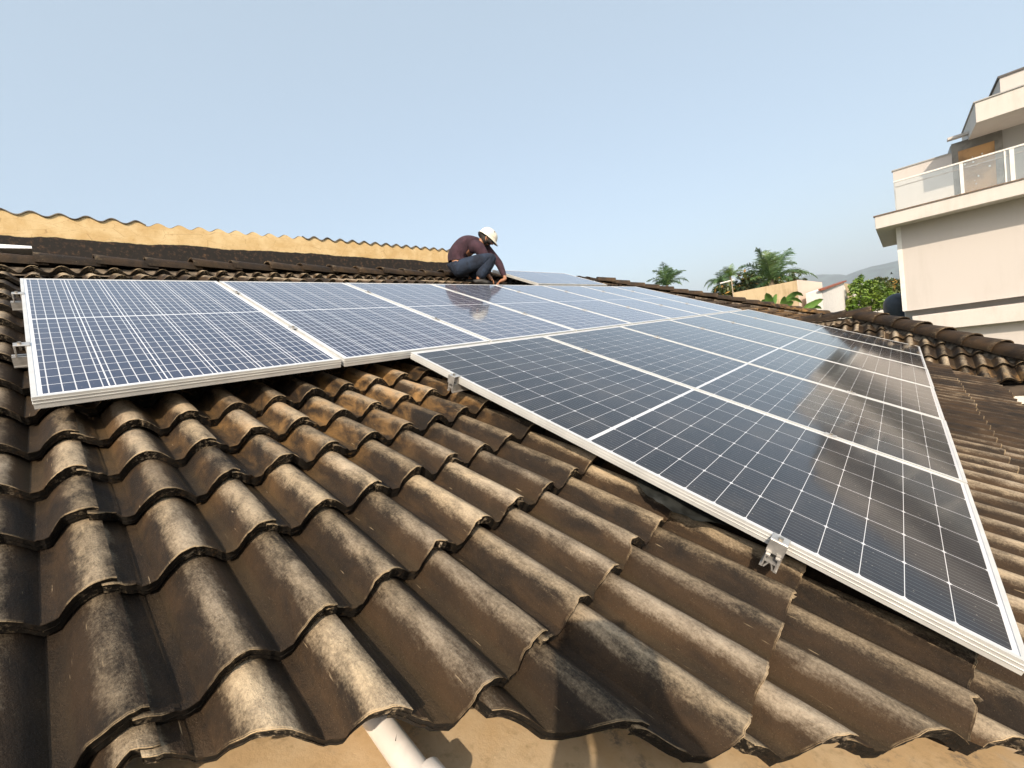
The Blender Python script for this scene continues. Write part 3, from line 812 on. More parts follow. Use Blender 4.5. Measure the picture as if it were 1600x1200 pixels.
# glass railing
rail = empty('railing', (0, 0, 0)); rail.parent = bld; rail.location = -bld.location
RX = FXp + .12; hz = A(1395, 284, RX).z; hy = A(1396, 284, RX).y
mb = MB(); mb.box((RX - .03, YR, hz - .04), (RX + .03, hy, hz)); mb.build('handrail', MT['white'], rail)
mb = MB(); mb.box((RX - .012, YR, hz - .20), (RX + .012, hy, hz - .175)); mb.build('lower_rail', simple('grey_rail', (.35, .35, .34), .5), rail)
mb = MB(); mb.box((RX - .02, hy - .03, slab_t + .03), (RX + .02, hy, hz - .05)); mb.build('post', simple('grey_post', (.45, .46, .46), .4), rail)
for px, w_ in ((1503, .07), (1572, .03), (1583, .08)):
    y = A(px, 280, RX).y
    mb = MB(); mb.box((RX - .03, y - w_ / 2, slab_t + .03), (RX + .03, y + w_ / 2, hz - .05)); mb.build('post', MT['white'], rail)
for k in range(5):
    y = A(1584, 280, RX).y - 1.3 * (k + 1)
    mb = MB(); mb.box((RX - .03, y - .05, slab_t + .03), (RX + .03, y + .05, hz - .05)); mb.build('post', MT['white'], rail)
def m_glass():
    t = NT('balcony_glass'); tr = t.n.new('ShaderNodeBsdfTransparent'); tr.inputs[0].default_value = (.93, .95, .95, 1)
    gl = t.n.new('ShaderNodeBsdfGlossy'); gl.inputs['Roughness'].default_value = .03; gl.inputs[0].default_value = (1, 1, 1, 1)
    df = t.n.new('ShaderNodeBsdfDiffuse'); df.inputs[0].default_value = (.6, .65, .65, 1)
    mx = t.n.new('ShaderNodeMixShader'); mx.inputs[0].default_value = .10; t.l.new(tr.outputs[0], mx.inputs[1]); t.l.new(gl.outputs[0], mx.inputs[2])
    m2 = t.n.new('ShaderNodeMixShader'); m2.inputs[0].default_value = .05; t.l.new(mx.outputs[0], m2.inputs[1]); t.l.new(df.outputs[0], m2.inputs[2])
    t.l.new(m2.outputs[0], t.n['Material Output'].inputs[0]); return t.m
mb = MB(); mb.box((RX - .004, YR, slab_t + .03), (RX + .004, hy - .03, hz - .052)); mb.build('glass', m_glass(), rail)

# ---------------- neighbours beyond the hip
tanw = m_plaster('stained_tan_wall', (.58, .45, .28), (.30, .19, .09), .7, .9, .2)
pink = m_plaster('pinkish_wall', (.72, .60, .50), (.60, .47, .36), .3, .4, .1)
X0 = 26.0
ca = A(1245, 438, X0)
hs = empty('neighbour_house', (X0, ca.y, GZ), label='long flat topped house with a stained tan side behind the banana plants', cat='house')
def hchild(root, mb, name, mat): 
    o = mb.build(name, mat, root); o.location = -root.location; return o
d_ = None
for k in range(1, 200):
    X = X0 + k * .05; C = RW @ (Vector((X, ca.y, ca.z)) - CAMW)
    if 800 + FPX * C.x / C.z >= 1283: d_ = X; break
d_ = d_ or X0 + 6
ye = A(1145, 457, X0).y
mb = MB(); mb.box((X0, ca.y + .003, GZ), (d_, ye, ca.z)); hchild(hs, mb, 'wall', tanw)
mb = MB(); mb.box((X0 - .02, ca.y - .05, GZ), (d_, ca.y, ca.z + .02)); hchild(hs, mb, 'end_wall', pink)
# small white house with a lean-to roof
def plane_y(px, py, y): return at_axis(px, py, 1, y)
yb = ca.y - 1.0
p1, p2 = plane_y(1284, 454, yb), plane_y(1319, 441, yb)
sh = empty('small_house', (p1.x, yb, GZ), label='small white house with a sloping red tiled roof edge left of the green tree', cat='house')
mb = MB(); mb.prism([Vector((p1.x, yb, GZ)), Vector((p2.x, yb, GZ)), p2, p1], (0, 0, 0), (0, .7, 0)); hchild(sh, mb, 'wall', simple('white_wall', (.80, .76, .72), .8, 0, .05))
mb = MB(); ex = (p2 - p1).normalized(); q1, q2 = p1 - ex * .15, p2 + ex * .12
mb.prism([q1, q2, q2 + Vector((0, 0, .10)), q1 + Vector((0, 0, .10))], (0, -.14, .01), (0, .12, .01)); hchild(sh, mb, 'roof', simple('red_tiles', (.42, .14, .08), .85, 0, .3, 20))
p3 = plane_y(1331, 440, yb)
mb = MB(); mb.box((p2.x + .06, yb + .05, GZ), (p3.x, yb + .8, p2.z - .05)); hchild(sh, mb, 'side_wall', tanw)
mb = MB(); mb.box((p2.x - .25, yb - .05, GZ), (p2.x - .12, yb - .002, p2.z - .35)); hchild(sh, mb, 'downpipe', MT['white'])

# antenna
ab = at_depth(1147, 472, 18); atp = at_depth(1146, 434, 18)
ant = empty('antenna', (ab.x, ab.y, ab.z - 1), label='thin rusty pole with a tilted crossbar in front of the trees', cat='antenna')
mb = MB(); mb.tube([(0, 0, 0), (.0, 0, atp.z - ab.z + 1)], .022, 8); mb.build('pole', simple('rusty_pole', (.45, .36, .26), .7), ant)
mb = MB(); a1 = at_depth(1125, 443, 18) - ant.location; a2 = at_depth(1147, 437, 18) - ant.location; mb.tube([a1, a2], .032, 6); mb.build('crossbar', MT['white'], ant)

# ---------------- vegetation
lf = {}
lf['palm'] = m_leaf('palm_leaf', (.045, .10, .035), (.09, .15, .045))
lf['tree'] = m_leaf('tree_leaf', (.035, .065, .018), (.10, .12, .028))
lf['bright'] = m_leaf('bright_leaf', (.09, .17, .02), (.19, .27, .04))
lf['orange'] = m_leaf('dry_leaf', (.30, .17, .04), (.40, .22, .05))
lf['banana'] = m_leaf('banana_leaf', (.07, .17, .03), (.15, .27, .06))
bark = simple('bark', (.20, .16, .11), .9, 0, .3, 6)
def palm(px, py, dep, crown_px, label, seed, mat, nf=22, droop=1.0, lw=.05, drawn=None):
    rg = random.Random(seed); c = at_depth(px, py, dep); Rr = crown_px / FPX * dep
    root = empty('palm_tree', (c.x, c.y, GZ), label=label, cat='palm tree', group='palms beyond the roof')
    H = c.z - GZ; tr = .10 + Rr * .04
    mb = MB(); mb.tube([(0, 0, 0), (.05, 0, H * .5), (0, 0, H)], [tr * 1.3, tr, tr * .8], 10); mb.build('trunk', bark, root, smooth=True)
    mb = MB()
    fr_ = []
    if drawn:
        b0 = Vector((0, 0, H)); O = Vector(root.location)
        for (tx, ty, kx, ky, dz) in drawn:
            T = at_depth(tx, ty, dep + dz) - O; K = at_depth(kx, ky, dep + dz * .5) - O
            fr_.append([b0 * (1-q) ** 2 + K * 2 * q * (1-q) + T * q * q for q in [k / 14 for k in range(15)]])
    for f in range(nf + len(fr_)):
        an = 2 * math.pi * (f * .382) + rg.uniform(-.2, .2); el = rg.uniform(-.15, 1.25) if f % 4 else rg.uniform(.8, 1.4)
        L = Rr * rg.uniform(.95, 1.2); p = Vector((0, 0, H)); d = Vector((math.cos(an) * math.cos(el), math.sin(an) * math.cos(el), math.sin(el)))
        n = 14; seg = L / n; pts = []
        for k in range(n + 1):
            if f >= nf: pts = fr_[f - nf]; break
            pts.append(p.copy()); d = (d + Vector((0, 0, -1)) * (.055 + .012 * k) * droop * (1.3 - .3 * el)).normalized(); p = p + d * seg
        mb.tube(pts, [.035 * (1 - .8 * k / n) * Rr / 2.5 for k in range(n + 1)], 4)
        for k in range(1, n + 1):
            for sub in range(3):
                q_ = pts[k - 1].lerp(pts[k], sub / 3); t_ = (pts[k] - pts[k - 1]).normalized(); sd_ = t_.cross(Vector((0, 0, 1)));
                if sd_.length < .1: sd_ = Vector((1, 0, 0))
                sd_.normalize(); fr = (k + sub / 3) / n
                ll = Rr * .34 * math.sin(math.pi * min(1, fr * .85 + .12)) * rg.uniform(.8, 1.15)
                for sgn in (-1, 1):
                    e = q_ + (sd_ * sgn * .8 + t_ * .55 + Vector((0, 0, rg.uniform(-.55, .15)))).normalized() * ll
                    w = t_ * (lw * Rr / 2.5)
                    m_ = q_.lerp(e, .5) + Vector((0, 0, .03 * Rr))
                    mb.add((q_ - w * .5, q_ + w * .5, m_ + w * .5, e, m_ - w * .5), ((0, 1, 2, 4), (4, 2, 3)))
    mb.build('crown', mat, root, fix=False); return root
palm(1205, 437, 30, 60, 'big feathery palm rising above the tan walled house', 11, lf['palm'], 5, .8, drawn=[
    (1181, 387, 1190, 398, 0), (1196, 391, 1198, 402, .5), (1203, 396, 1203, 410, -.5), (1241, 397, 1222, 388, 0), (1237, 388, 1217, 396, .6), (1246, 413, 1224, 402, -.4),
    (1262, 431, 1238, 410, 0), (1254, 426, 1230, 413, 1.2), (1153, 421, 1175, 403, 0), (1160, 430, 1180, 415, 1), (1172, 440, 1185, 424, -1), (1240, 440, 1225, 424, -1.2), (1222, 400, 1211, 405, 1.0), (1188, 400, 1193, 412, 1.2)])
palm(1042, 446, 48, 38, 'small palm standing alone left of the other trees', 12, lf['palm'], 6, .9, drawn=[
    (1019, 424, 1030, 419, 0), (1010, 441, 1024, 428, 0), (1040, 415, 1041, 426, 0), (1031, 422, 1036, 430, 1), (1066, 427, 1055, 419, 0), (1077, 441, 1062, 426, 0), (1058, 421, 1050, 425, 1), (1024, 445, 1030, 434, 1), (1066, 446, 1056, 432, -1), (1050, 420, 1046, 428, -1)])
palm(1128, 444, 34, 30, 'low palm with drooping fronds at the left end of the tree clump', 13, lf['palm'], 18, 1.6)
palm(1140, 432, 36, 24, 'short bright green palm with some dry orange fronds, left of the big palm', 14, lf['bright'], 14, .8)
def tree(name, blobs, dep, mat, label, seed, leaf=.16, dens=900, group='leafy trees beyond the roof', mats2=None):
    rg = random.Random(seed); cs = [(at_depth(px, py, dep + dz), r / FPX * dep) for px, py, r, dz in blobs]
    c0 = cs[0][0]; root = empty(name, (c0.x, c0.y, GZ), label=label, cat='tree', group=group); O = Vector(root.location)
    mb = MB(); tp = c0 - O
    mb.tube([(0, 0, 0), (.1, .05, tp.z * .5), tp], [.28, .2, .08], 10)
    for c, r in cs[1:]: mb.tube([(0.05, .02, tp.z * .45), (c - O) * .6 + Vector((0, 0, tp.z * .2)), c - O], [.13, .08, .03], 7)
    mb.build('trunk', bark, root, smooth=True)
    mb = MB(); m2 = MB()
    for c, r in cs:
        cl = [(Vector((rg.gauss(0, 1), rg.gauss(0, 1), rg.gauss(0, 1))).normalized() * r * rg.uniform(.45, 1.0), r * rg.uniform(.16, .34)) for _ in range(34)]
        for k in range(int(dens * max(1, (r / 1.2) ** 2))):
            cc, cr = rg.choice(cl); v = Vector((rg.gauss(0, 1), rg.gauss(0, 1), rg.gauss(0, 1))).normalized() * cr * rg.uniform(.6, 1.05)
            p = c - O + cc + v; a = Vector((rg.uniform(-1, 1), rg.uniform(-1, 1), rg.uniform(-1, .4))).normalized(); b = a.cross(Vector((rg.uniform(-1, 1), rg.uniform(-1, 1), 1))).normalized()
            s_ = leaf * rg.uniform(.6, 1.2); tgt = m2 if (mats2 and rg.random() < .12) else mb
            tgt.add((p - a * s_, p + b * s_ * .42, p + a * s_, p - b * s_ * .42), ((0, 1, 2, 3),))
    cr_ = mb.build('crown', mat, root, fix=False)
    if mats2: m2.build('dry_leaves', mats2, cr_, fix=False)
    return root
tree('leafy_tree', [(1168, 452, 26, 0), (1196, 455, 26, 1), (1150, 460, 24, 0), (1228, 450, 24, 2), (1182, 444, 20, 1), (1134, 466, 20, 0), (1245, 448, 16, 2)], 33, lf['tree'], 'dark bushy tree with yellowish tips below the big palm', 21, .20, 1100, mats2=lf['orange'])
tree('leafy_tree', [(1353, 462, 24, 0), (1348, 447, 16, 1), (1368, 468, 22, 0), (1344, 478, 16, 0)], 30, lf['bright'], 'bright green tree right of the small white house', 22, .15, 1300)
tree('leafy_tree', [(1384, 458, 22, 0), (1400, 470, 24, 1), (1372, 446, 14, 2), (1402, 448, 14, 2)], 36, lf['tree'], 'darker green tree beside the corner of the white building', 23, .17, 1300, mats2=lf['orange'])
# banana leaves
def banana(px, py, dep, leaves, label, seed):
    rg = random.Random(seed); b = at_depth(px, py, dep)
    root = empty('banana_plant', (b.x, b.y, GZ), label=label, cat='banana plant', group='banana plants behind the hip')
    O = Vector(root.location); mb = MB(); mb.tube([(0, 0, 0), (0, 0, b.z - GZ)], [.16, .09], 10); mb.build('stem', lf['bright'], root, smooth=True)
    for (tx_, ty_, wpx, bend) in leaves:
        tip = at_depth(tx_, ty_, dep + rg.uniform(-.5, .5)); a = b - O; t = tip - O; L = (t - a).length
        ctrl = a.lerp(t, .5) + Vector((0, 0, bend * L)); n = 16; mb = MB(); W = wpx / FPX * dep
        side0 = None
        prev = None
        for k in range(n + 1):
            s = k / n; p = a * (1 - s) ** 2 + ctrl * 2 * s * (1 - s) + t * s * s
            d = ((ctrl - a) * (1 - s) + (t - ctrl) * s).normalized(); view = (p + O - CAMW).normalized()
            sd_ = d.cross(view.lerp(Vector((0, 0, 1)), .35)).normalized()
            w = W * (max(0, math.sin(math.pi * min(1, .04 + s * .98))) ** .55) * (0.25 if s < .12 else 1) * (1 - .12 * (k % 3 == 0))
            up = sd_.cross(d) * .12 * W
            cur = [p - sd_ * w / 2 - up, p, p + sd_ * w / 2 - up]
            if prev: mb.quad(prev[0], prev[1], cur[1], cur[0]); mb.quad(prev[1], prev[2], cur[2], cur[1])
            prev = cur
        mb.build('leaf', lf['banana'], root, smooth=True, fix=False)
banana(1206, 478, 17, [(1197, 457, 11, .1), (1213, 460, 10, .05), (1190, 470, 9, .3)], 'banana plant with broad upright leaves at the left of the group', 1)
banana(1222, 482, 16.5, [(1246, 459, 12, .15), (1255, 462, 9, .45), (1226, 462, 8, .1), (1240, 470, 11, .1), (1254, 474, 7, .5)], 'banana plant with long leaves curling over at the tips, in the middle of the group', 2)
banana(1255, 486, 16, [(1286, 467, 11, .12), (1284, 482, 8, .35), (1268, 472, 7, .1)], 'banana plant with one long leaf leaning right in front of the white house', 3)
banana(1168, 478, 17, [(1162, 466, 6, .2), (1176, 468, 6, .2)], 'tuft of small leaves poking up left of the banana leaves', 4)
# dark rounded tank beside the building
tk = at_depth(1402, 472, 19); rg = 17 / FPX * 19
mb = MB(); N = 28; rr = [(0, rg * 1.02)] + [(math.sin(a) * rg, math.cos(a) * rg * 1.0) for a in [i * math.pi / 2 / 8 for i in range(1, 9)]] + [(rg, -rg * 1.2), (rg * .96, -rg * 1.25), (rg * .96, -2.6)]
for i in range(len(rr) - 1):
    for k in range(N):
        a0, a1 = 2 * math.pi * k / N, 2 * math.pi * (k + 1) / N
        mb.quad((rr[i][0] * math.cos(a0), rr[i][0] * math.sin(a0), rr[i][1]), (rr[i][0] * math.cos(a1), rr[i][0] * math.sin(a1), rr[i][1]), (rr[i+1][0] * math.cos(a1), rr[i+1][0] * math.sin(a1), rr[i+1][1]), (rr[i+1][0] * math.cos(a0), rr[i+1][0] * math.sin(a0), rr[i+1][1]))
o = mb.build('water_tank', simple('dark_blue_plastic', (.035, .045, .06), .5), None, smooth=True, fix=False); o.location = tk + Vector((0, 0, -.1))
tag(o, 'dark rounded tank top against the corner of the white building', 'water tank')
# far white roof among the trees
fw = at_depth(1384, 440, 60); mb = MB(); s = 60 / FPX
mb.prism([Vector((-14*s, 0, -4*s)), Vector((-5*s, 0, 3*s)), Vector((3*s, 0, 2*s)), Vector((10*s, 0, -3*s)), Vector((10*s, 0, -80*s)), Vector((-14*s, 0, -80*s))], (0, 0, 0), (0, 5, 0))
fo = mb.build('distant_house', simple('far_white', (.75, .70, .66), .8), None); fo.location = fw; tag(fo, 'small pale house peeping over the trees under the bigger hill', 'house')

# hills
def hill(px_profile, dep, name, label, seed):
    mb = MB(); n = len(px_profile); pts = []
    rows_ = []
    sub = 10
    prof = []
    for i in range(n - 1):
        for k in range(sub):
            t = k / sub; prof.append((px_profile[i][0] * (1-t) + px_profile[i+1][0] * t, px_profile[i][1] * (1-t) + px_profile[i+1][1] * t))
    prof.append(px_profile[-1])
    fwd = RW[2].copy(); fwd.z = 0; fwd.normalize()
    for (px, py) in prof:
        top = at_depth(px, py, dep); h = top.z - GZ; col_ = []
        for j in range(13):
            u = -1 + 2 * j / 12; zz = GZ + h * (1 - u * u) ** 1.0 * (1 + (.06 * mnoise.noise(Vector((px * .04, u * 3, seed))) if abs(u) > .01 else 0)) - 2
            p = top + fwd * (u * 900); col_.append((p.x, p.y, zz))
        rows_.append(col_)
    for i in range(len(rows_) - 1):
        for j in range(12): mb.quad(rows_[i][j], rows_[i][j+1], rows_[i+1][j+1], rows_[i+1][j])
    o = mb.build(name, MT['hill'], None, smooth=True, fix=False); tag(o, label, None, None, 'structure'); return o
MT['hill'] = simple('haze_tinted_forest', (.07, .11, .09), .95, 0, .3, .01)  # bluish green: part of the distance haze is put into the colour
hill([(1100, 470), (1180, 455), (1230, 437), (1262, 430), (1282, 431), (1300, 437), (1330, 447), (1370, 460)], 5200, 'hill', 'lower hazy hill behind the houses', 1)
hill([(1300, 462), (1325, 440), (1345, 424), (1362, 416), (1382, 412), (1402, 413), (1440, 418), (1500, 440), (1560, 470)], 4300, 'hill', 'higher hazy hill beside the white building', 2)

# haze: closed box round camera and scene
mb = MB(); mb.box((-1500, -3500, GZ - 3), (6800, 3500, 420))
hm = bpy.data.materials.new('haze'); hm.use_nodes = True; n_ = hm.node_tree.nodes; n_.remove(n_['Principled BSDF'])
pv = n_.new('ShaderNodeVolumePrincipled'); pv.inputs['Color'].default_value = (.80, .88, 1, 1); pv.inputs['Density'].default_value = .00012; pv.inputs['Anisotropy'].default_value = 0.0
hm.node_tree.links.new(pv.outputs[0], n_['Material Output'].inputs['Volume'])
tag(mb.build('haze', hm), None, None, None, 'stuff')

# ================= people =================
def skin_obj(name, nodes, edges, mat, parent=None, sub=2, root=0, smooth_b=None):
    me = bpy.data.meshes.new(name); me.from_pydata([tuple(n[0]) for n in nodes], edges, []); me.materials.append(mat)
    o = bpy.data.objects.new(name, me); col.objects.link(o)
    md = o.modifiers.new('skin', 'SKIN'); md.use_smooth_shade = True; md.use_x_symmetry = False
    for i, n in enumerate(nodes):
        rr = n[1] if isinstance(n[1], (tuple, list)) else (n[1], n[1])
        me.skin_vertices[0].data[i].radius = rr; me.skin_vertices[0].data[i].use_root = (i == root)
    ss = o.modifiers.new('sub', 'SUBSURF'); ss.levels = sub; ss.render_levels = sub
    if parent: o.parent = parent
    return o
def chain(nodes, edges, start, pts):
    prev = start
    for p in pts:
        nodes.append(p)
        if prev is not None: edges.append((prev, len(nodes) - 1))
        prev = len(nodes) - 1
    return prev
skin_m = simple('skin', (.42, .20, .11), .5, 0, .12, 20)
def make_person(root, J, F, U, S, cloth, helmet=True, hair_c=(.02, .015, .012)):
    """J: joint name -> point relative to root"""
    def P(k, f=0, u=0, s=0): return J[k] + F * f + U * u + S * s
    nodes = [(J['pelvis'], .130)]; e = []
    sp = chain(nodes, e, 0, [(J['spine'], .120), (J['chest'], .125)])
    nk = chain(nodes, e, sp, [(J['neck'], .060), (J['head0'], .066), (J['head'], (.090, .092)), (J['crown'], .058)])
    headi = nk - 1
    hf, hu = J['hf'], J['hu']; hs = S
    chain(nodes, e, headi, [(J['head'] + hf * .098 - hu * .012, .018), (J['head'] + hf * .118 - hu * .02, .011)])        # nose
    for sg in (-1, 1):
        chain(nodes, e, headi, [(J['head'] + hs * sg * .088 - hu * .005, .016), (J['head'] + hs * sg * .098 + hu * .012 - hf * .01, .012)])   # ears
    for sd_ in ('R', 'L'):
        a = chain(nodes, e, sp, [(J['sh' + sd_], .062), (J['el' + sd_], .042), (J['wr' + sd_], .028)])
        h = J['hand' + sd_]; d = (h - J['wr' + sd_]).normalized(); sd2 = d.cross(S if abs(d.dot(S)) < .8 else U).normalized()
        side = S if abs(d.dot(S)) < .6 else F; side = (side - d * side.dot(d)).normalized(); dn = d.cross(side)
        if dn.dot(U) > 0: dn = -dn
        pm = chain(nodes, e, a, [(h, .030)])
        for k, ln in enumerate((.070, .080, .075, .058)):
            o_ = side * (k - 1.5) * .019
            chain(nodes, e, pm, [(h + d * .035 + o_, .0095), (h + d * (.035 + ln * .5) + o_ * 1.1 + dn * .010, .0085), (h + d * (.030 + ln * .85) + o_ * 1.1 + dn * .035, .0075)])
        chain(nodes, e, pm, [(h + side * .036 - d * .005, .0105), (h + side * .052 + d * .030 + dn * .012, .009)])
        chain(nodes, e, 0, [(J['hip' + sd_], .085), (J['kn' + sd_], .058), (J['an' + sd_], .040), (J['toe' + sd_], .032)])
    body = skin_obj('body', nodes, e, skin_m, root)
    # shirt with sleeves
    mb = MB(); N = 28
    sp_ = [(J['pelvis'].lerp(J['spine'], .42) - F * .005, .140, .165), (J['pelvis'].lerp(J['spine'], .7), .142, .166), (J['spine'] - F * .005, .148, .172), (J['spine'].lerp(J['chest'], .5) - F * .02 + U * .015, .152, .185),
           (J['chest'] - F * .01 + U * .005, .148, .200), (J['chest'].lerp(J['neck'], .45), .120, .205), (J['chest'].lerp(J['neck'], .8), .085, .140), (J['neck'], .066, .074)]
    rings = []
    for k, (c, rb, rs) in enumerate(sp_):
        d = (sp_[min(k + 1, len(sp_) - 1)][0] - sp_[max(k - 1, 0)][0]).normalized(); sd_ = (S - d * S.dot(d)).normalized(); b_ = d.cross(sd_)
        rings.append([c + sd_ * math.cos(2*math.pi*q/N) * rs * (1 + .035 * math.sin(7 * 2*math.pi*q/N + k)) + b_ * math.sin(2*math.pi*q/N) * rb * (1 + .04 * math.sin(5 * 2*math.pi*q/N + k * 1.7)) for q in range(N)])
    for a, b in zip(rings, rings[1:]):
        for q in range(N): mb.quad(a[q], a[(q+1) % N], b[(q+1) % N], b[q])
    for sd_ in ('R', 'L'):
        d = J['el' + sd_] - J['sh' + sd_]; d2 = J['wr' + sd_] - J['el' + sd_]
        mb.tube([J['sh' + sd_].lerp(J['chest'], .75), J['sh' + sd_].lerp(J['chest'], .3) - U * .01, J['sh' + sd_], J['sh' + sd_] + d * .25, J['sh' + sd_] + d * .6, J['el' + sd_] - d * .08, J['el' + sd_] + d2 * .1, J['el' + sd_] + d2 * .5, J['el' + sd_] + d2 * .9],
                [.10, .105, .092, .086, .070, .060, .056, .047, .038], 14)
    sh_ = mb.build('shirt', cloth['shirt'], root, smooth=True); sm_ = sh_.modifiers.new('sub', 'SUBSURF'); sm_.levels = 1; sm_.render_levels = 2
    nodes = [(P('pelvis', .0, -.01), (.185, .190)), (J['pelvis'].lerp(J['spine'], .2), (.165, .180))]; e = [(0, 1)]
    for sd_ in ('R', 'L'):
        k = J['kn' + sd_] - J['hip' + sd_]; a = J['an' + sd_] - J['kn' + sd_]
        chain(nodes, e, 0, [(J['hip' + sd_], .130), (J['hip' + sd_] + k * .55, .118), (J['kn' + sd_], .096), (J['kn' + sd_] + a * .5, .086), (J['an' + sd_] - a * .06, .070)])
    skin_obj('trousers', nodes, e, cloth['trousers'], root, 2, 0)
    for sd_ in ('R', 'L'):
        t = J['toe' + sd_] - J['an' + sd_]
        nodes = [(J['an' + sd_], .052)]; e = []; chain(nodes, e, 0, [(J['an' + sd_] - F * .05 - U * .035, .036)]); chain(nodes, e, 0, [(J['an' + sd_] + t * .6, .045), (J['toe' + sd_] + F * .03, .036)])
        skin_obj('shoe', nodes, e, cloth['shoe'], root, 2, 0)
    # hair
    nodes = [(J['head'] + hu * .025 - hf * .022, (.088, .092))]; e = []; chain(nodes, e, 0, [(J['head'] - hu * .03 - hf * .052, .052)]); chain(nodes, e, 0, [(J['crown'] - hu * .02, .058)])
    skin_obj('hair', nodes, e, simple('hair', hair_c, .6, 0, .2), root)
    for sg in (-1, 1):
        mb = MB(); c_ = J['head'] + hf * .088 + hs * sg * .032 + hu * .006; mb.tube([c_ - hf * .004, c_ + hf * .006], .008, 8); mb.build('eye', cloth['shoe'], root)
    if helmet:
        hm_ = simple('helmet_plastic', (.78, .74, .62), .3, 0, .04, 9)
        c_ = J['head'] + hu * .035; mb = MB(); N = 28; rings = []
        for i in range(9):
            a = i / 8 * math.pi / 2; rr = math.cos(a) ** .8 if i < 8 else 0; z = math.sin(a) * .120
            ring = []
            for k in range(N):
                th = 2 * math.pi * k / N; fx = .138 if math.cos(th) > 0 else .134
                ridge_ = 1 + (.03 * math.cos(a)) * (abs(math.sin(th)) < .2)
                ring.append(c_ + hf * math.cos(th) * fx * rr + hs * math.sin(th) * .125 * rr + hu * z * ridge_)
            rings.append(ring)
        brim = [[c_ + hf * math.cos(2*math.pi*k/N) * (.185 if math.cos(2*math.pi*k/N) > 0 else .148) + hs * math.sin(2*math.pi*k/N) * .128 - hu * (.014 + .012 * max(0, math.cos(2*math.pi*k/N))) for k in range(N)]]
        brim2 = [[p - hu * .005 for p in brim[0]]]; inner = [[c_ + (p - c_) * .93 - hu * .004 for p in rings[0]]]
        seq = inner + brim2 + brim + rings
        for i in range(len(seq) - 1):
            for k in range(N): mb.quad(seq[i][k], seq[i][(k+1) % N], seq[i+1][(k+1) % N], seq[i+1][k])
        he = mb.build('helmet', hm_, root, smooth=50)
        mb = MB(); pts = [c_ + hs * .105 - hu * .01, J['head'] + hs * .085 - hu * .06 + hf * .03, J['head'] - hu * .105 + hf * .055, J['head'] - hs * .085 - hu * .06 + hf * .03, c_ - hs * .105 - hu * .01]
        mb.tube(pts, .006, 6); mb.build('chin_strap', cloth['shoe'], he)
    return root

DM = 6.02
def m_cloth(name, a, b, sc_=9):
    t = NT(name); o = t.obj(); n = t.noise(o, sc_, 6, .65, .6); t.base(t.mix(t.ramp(n, .35, .68), a, b)); t.bump(t.noise(t.mapping(o, (1, 1, .35)), 11, 5, .6, .9), .9, .03); return t.set(Roughness=.9)
cloth = {'shirt': m_cloth('maroon_shirt', (.028, .012, .020), (.055, .024, .036)), 'trousers': m_cloth('dark_jeans', (.006, .010, .022), (.018, .032, .062)), 'shoe': simple('black_boot', (.02, .018, .016), .6)}
mo = at_depth(735, 441, DM)
man = empty('person', (mo.x, mo.y, mo.z), label='crouching worker in white helmet, maroon shirt and dark jeans leaning over the panel edge', cat='person')
def mj_(px, py, s=0.0): return at_depth(px, py, DM - s) - mo
Fm = Vector((.672, -.724, -.02)).normalized(); Um = Vector((0, 0, 1)); Um = (Um - Fm * Um.dot(Fm)).normalized(); Sm = Fm.cross(Um).normalized()   # S: his right, towards the camera
if Sm.dot(RW[2]) > 0: Sm = -Sm
J = dict(pelvis=mj_(717, 417), spine=mj_(715, 401), chest=mj_(731, 384), neck=mj_(750, 378), head0=mj_(755, 377), head=mj_(761, 373), crown=mj_(761, 367),
    shR=mj_(747, 385, .17), elR=mj_(765, 412, .10), wrR=mj_(762, 430, .02), handR=mj_(767, 435, .0),
    shL=mj_(753, 383, -.16), elL=mj_(780, 411, -.18), wrL=mj_(790, 436, -.10), handL=mj_(782, 440, -.05),
    hipR=mj_(718, 419, .10), knR=mj_(771, 402, .18), anR=mj_(746, 437, .13), toeR=mj_(762, 443, .13),
    hipL=mj_(718, 420, -.10), knL=mj_(760, 408, -.16), anL=mj_(733, 437, -.12), toeL=mj_(748, 443, -.12))
hf = (Fm * .74 - Um * .66 - Sm * .12).normalized(); hu = (Um * .74 + Fm * .66).normalized(); J['crown'] = J['head'] + hu * .05
J['hf'] = hf; J['hu'] = hu
make_person(man, J, Fm, Um, Sm, cloth)
mb = MB(); pw = J['pelvis'].lerp(J['spine'], .26); N = 24
a_ = (J['spine'] - J['pelvis']).normalized(); b_ = Sm; c_ = a_.cross(b_)
r1 = [pw - a_ * .012 + (b_ * math.cos(2*math.pi*k/N) * .132 + c_ * math.sin(2*math.pi*k/N) * .128) for k in range(N)]; r2 = [p + a_ * .024 for p in r1]
for k in range(N): mb.quad(r1[k], r1[(k+1) % N], r2[(k+1) % N], r2[k])
mb.build('waistband', simple('blue_waistband', (.06, .09, .50), .8), man, smooth=True, fix=False)
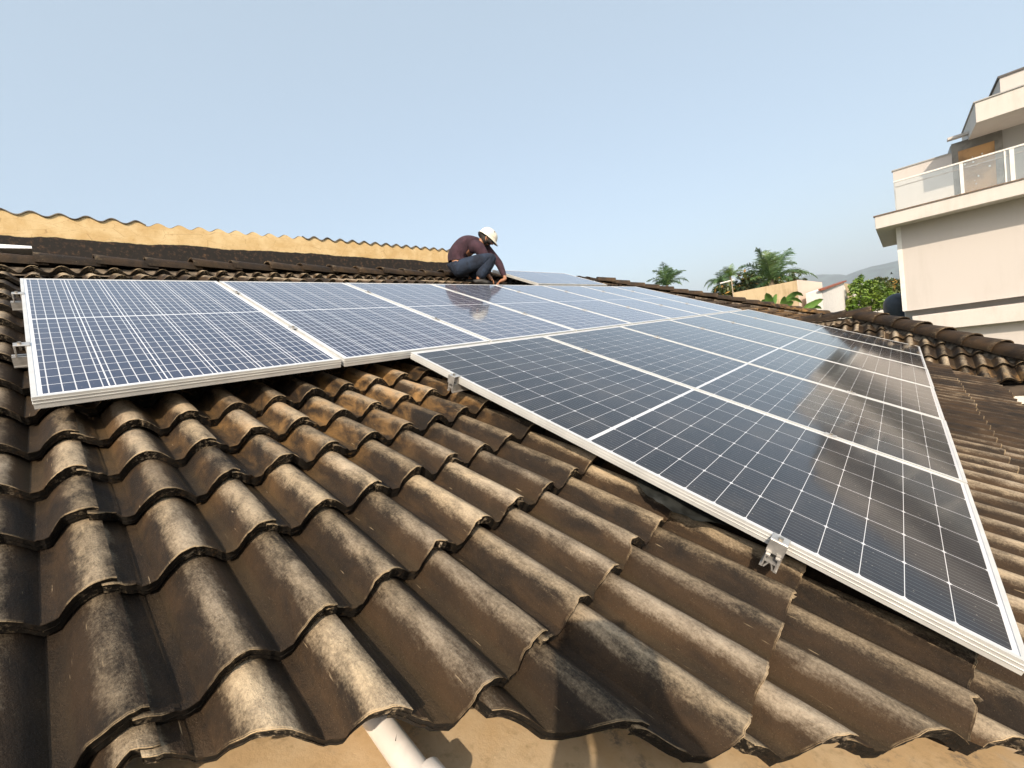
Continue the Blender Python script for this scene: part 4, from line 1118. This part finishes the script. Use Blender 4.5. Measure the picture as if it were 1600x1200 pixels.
# glass bottle-like cable bundle in front of him
# photographer (out of the picture; the shadow on the tiles is the photographer's)
Fp = Vector((RW[2].x, RW[2].y, 0)).normalized(); Up = Vector((0, 0, 1)); Sp = Fp.cross(Up)
po = CAMW - Fp * .42 - Up * .60
ph = empty('person', po, label='photographer crouching in the roof valley, seen only by the shadow cast on the tiles', cat='person')
def L_(f, u, s=0): return Fp * f + Up * u + Sp * s
J = dict(pelvis=L_(-.25, .16), spine=L_(-.24, .30), chest=L_(-.15, .46), neck=L_(-.06, .58), head0=L_(-.03, .62), head=L_(0, .69), crown=L_(0, .735),
    shR=L_(-.13, .50, .17), elR=L_(.04, .42, .15), wrR=L_(.27, .53, .09), handR=L_(.33, .57, .07),
    shL=L_(-.13, .50, -.17), elL=L_(.04, .42, -.15), wrL=L_(.27, .53, -.09), handL=L_(.33, .57, -.07),
    hipR=L_(-.22, .16, .10), knR=L_(.15, .34, .17), anR=L_(-.08, .0, .15), toeR=L_(.08, -.05, .16),
    hipL=L_(-.22, .16, -.10), knL=L_(.15, .34, -.17), anL=L_(-.08, .0, -.15), toeL=L_(.08, -.05, -.16), hf=Fp, hu=Up)
make_person(ph, J, Fp, Up, Sp, {'shirt': simple('grey_shirt', (.2, .2, .2), .9), 'trousers': cloth['trousers'], 'shoe': cloth['shoe']}, helmet=False)
mb = MB(); M_ = Matrix.Translation(CAMW - Vector((0, 0, 0))) @ rot3.to_4x4()
mb.box((-.075, -.038, .010), (.075, .038, .018), 0, M_)
pho = bevel(mb.build('phone', simple('phone_black', (.02, .02, .022), .3)), .003, 2); tag(pho, 'black phone held out level by the crouching photographer', 'phone')

# bird over the far hill
bp = at_depth(1393, 428, 70); bd = empty('bird', bp, label='small dark bird flying in front of the bigger hill', cat='bird')
mb = MB(); mb.tube([(0, -.22, 0), (0, -.1, .02), (0, .05, .03), (0, .18, 0), (0, .26, .01)], [.02, .055, .06, .03, .005], 8); mb.build('body', MT['plastic'], bd, smooth=True)
for sg in (-1, 1):
    mb = MB(); mb.prism([Vector((sg*.03, .06, .03)), Vector((sg*.30, .10, .20)), Vector((sg*.58, -.05, .30)), Vector((sg*.28, -.08, .17)), Vector((sg*.03, -.06, .02))], (0, 0, 0), (0, 0, .012)); mb.build('wing', MT['plastic'], bd)
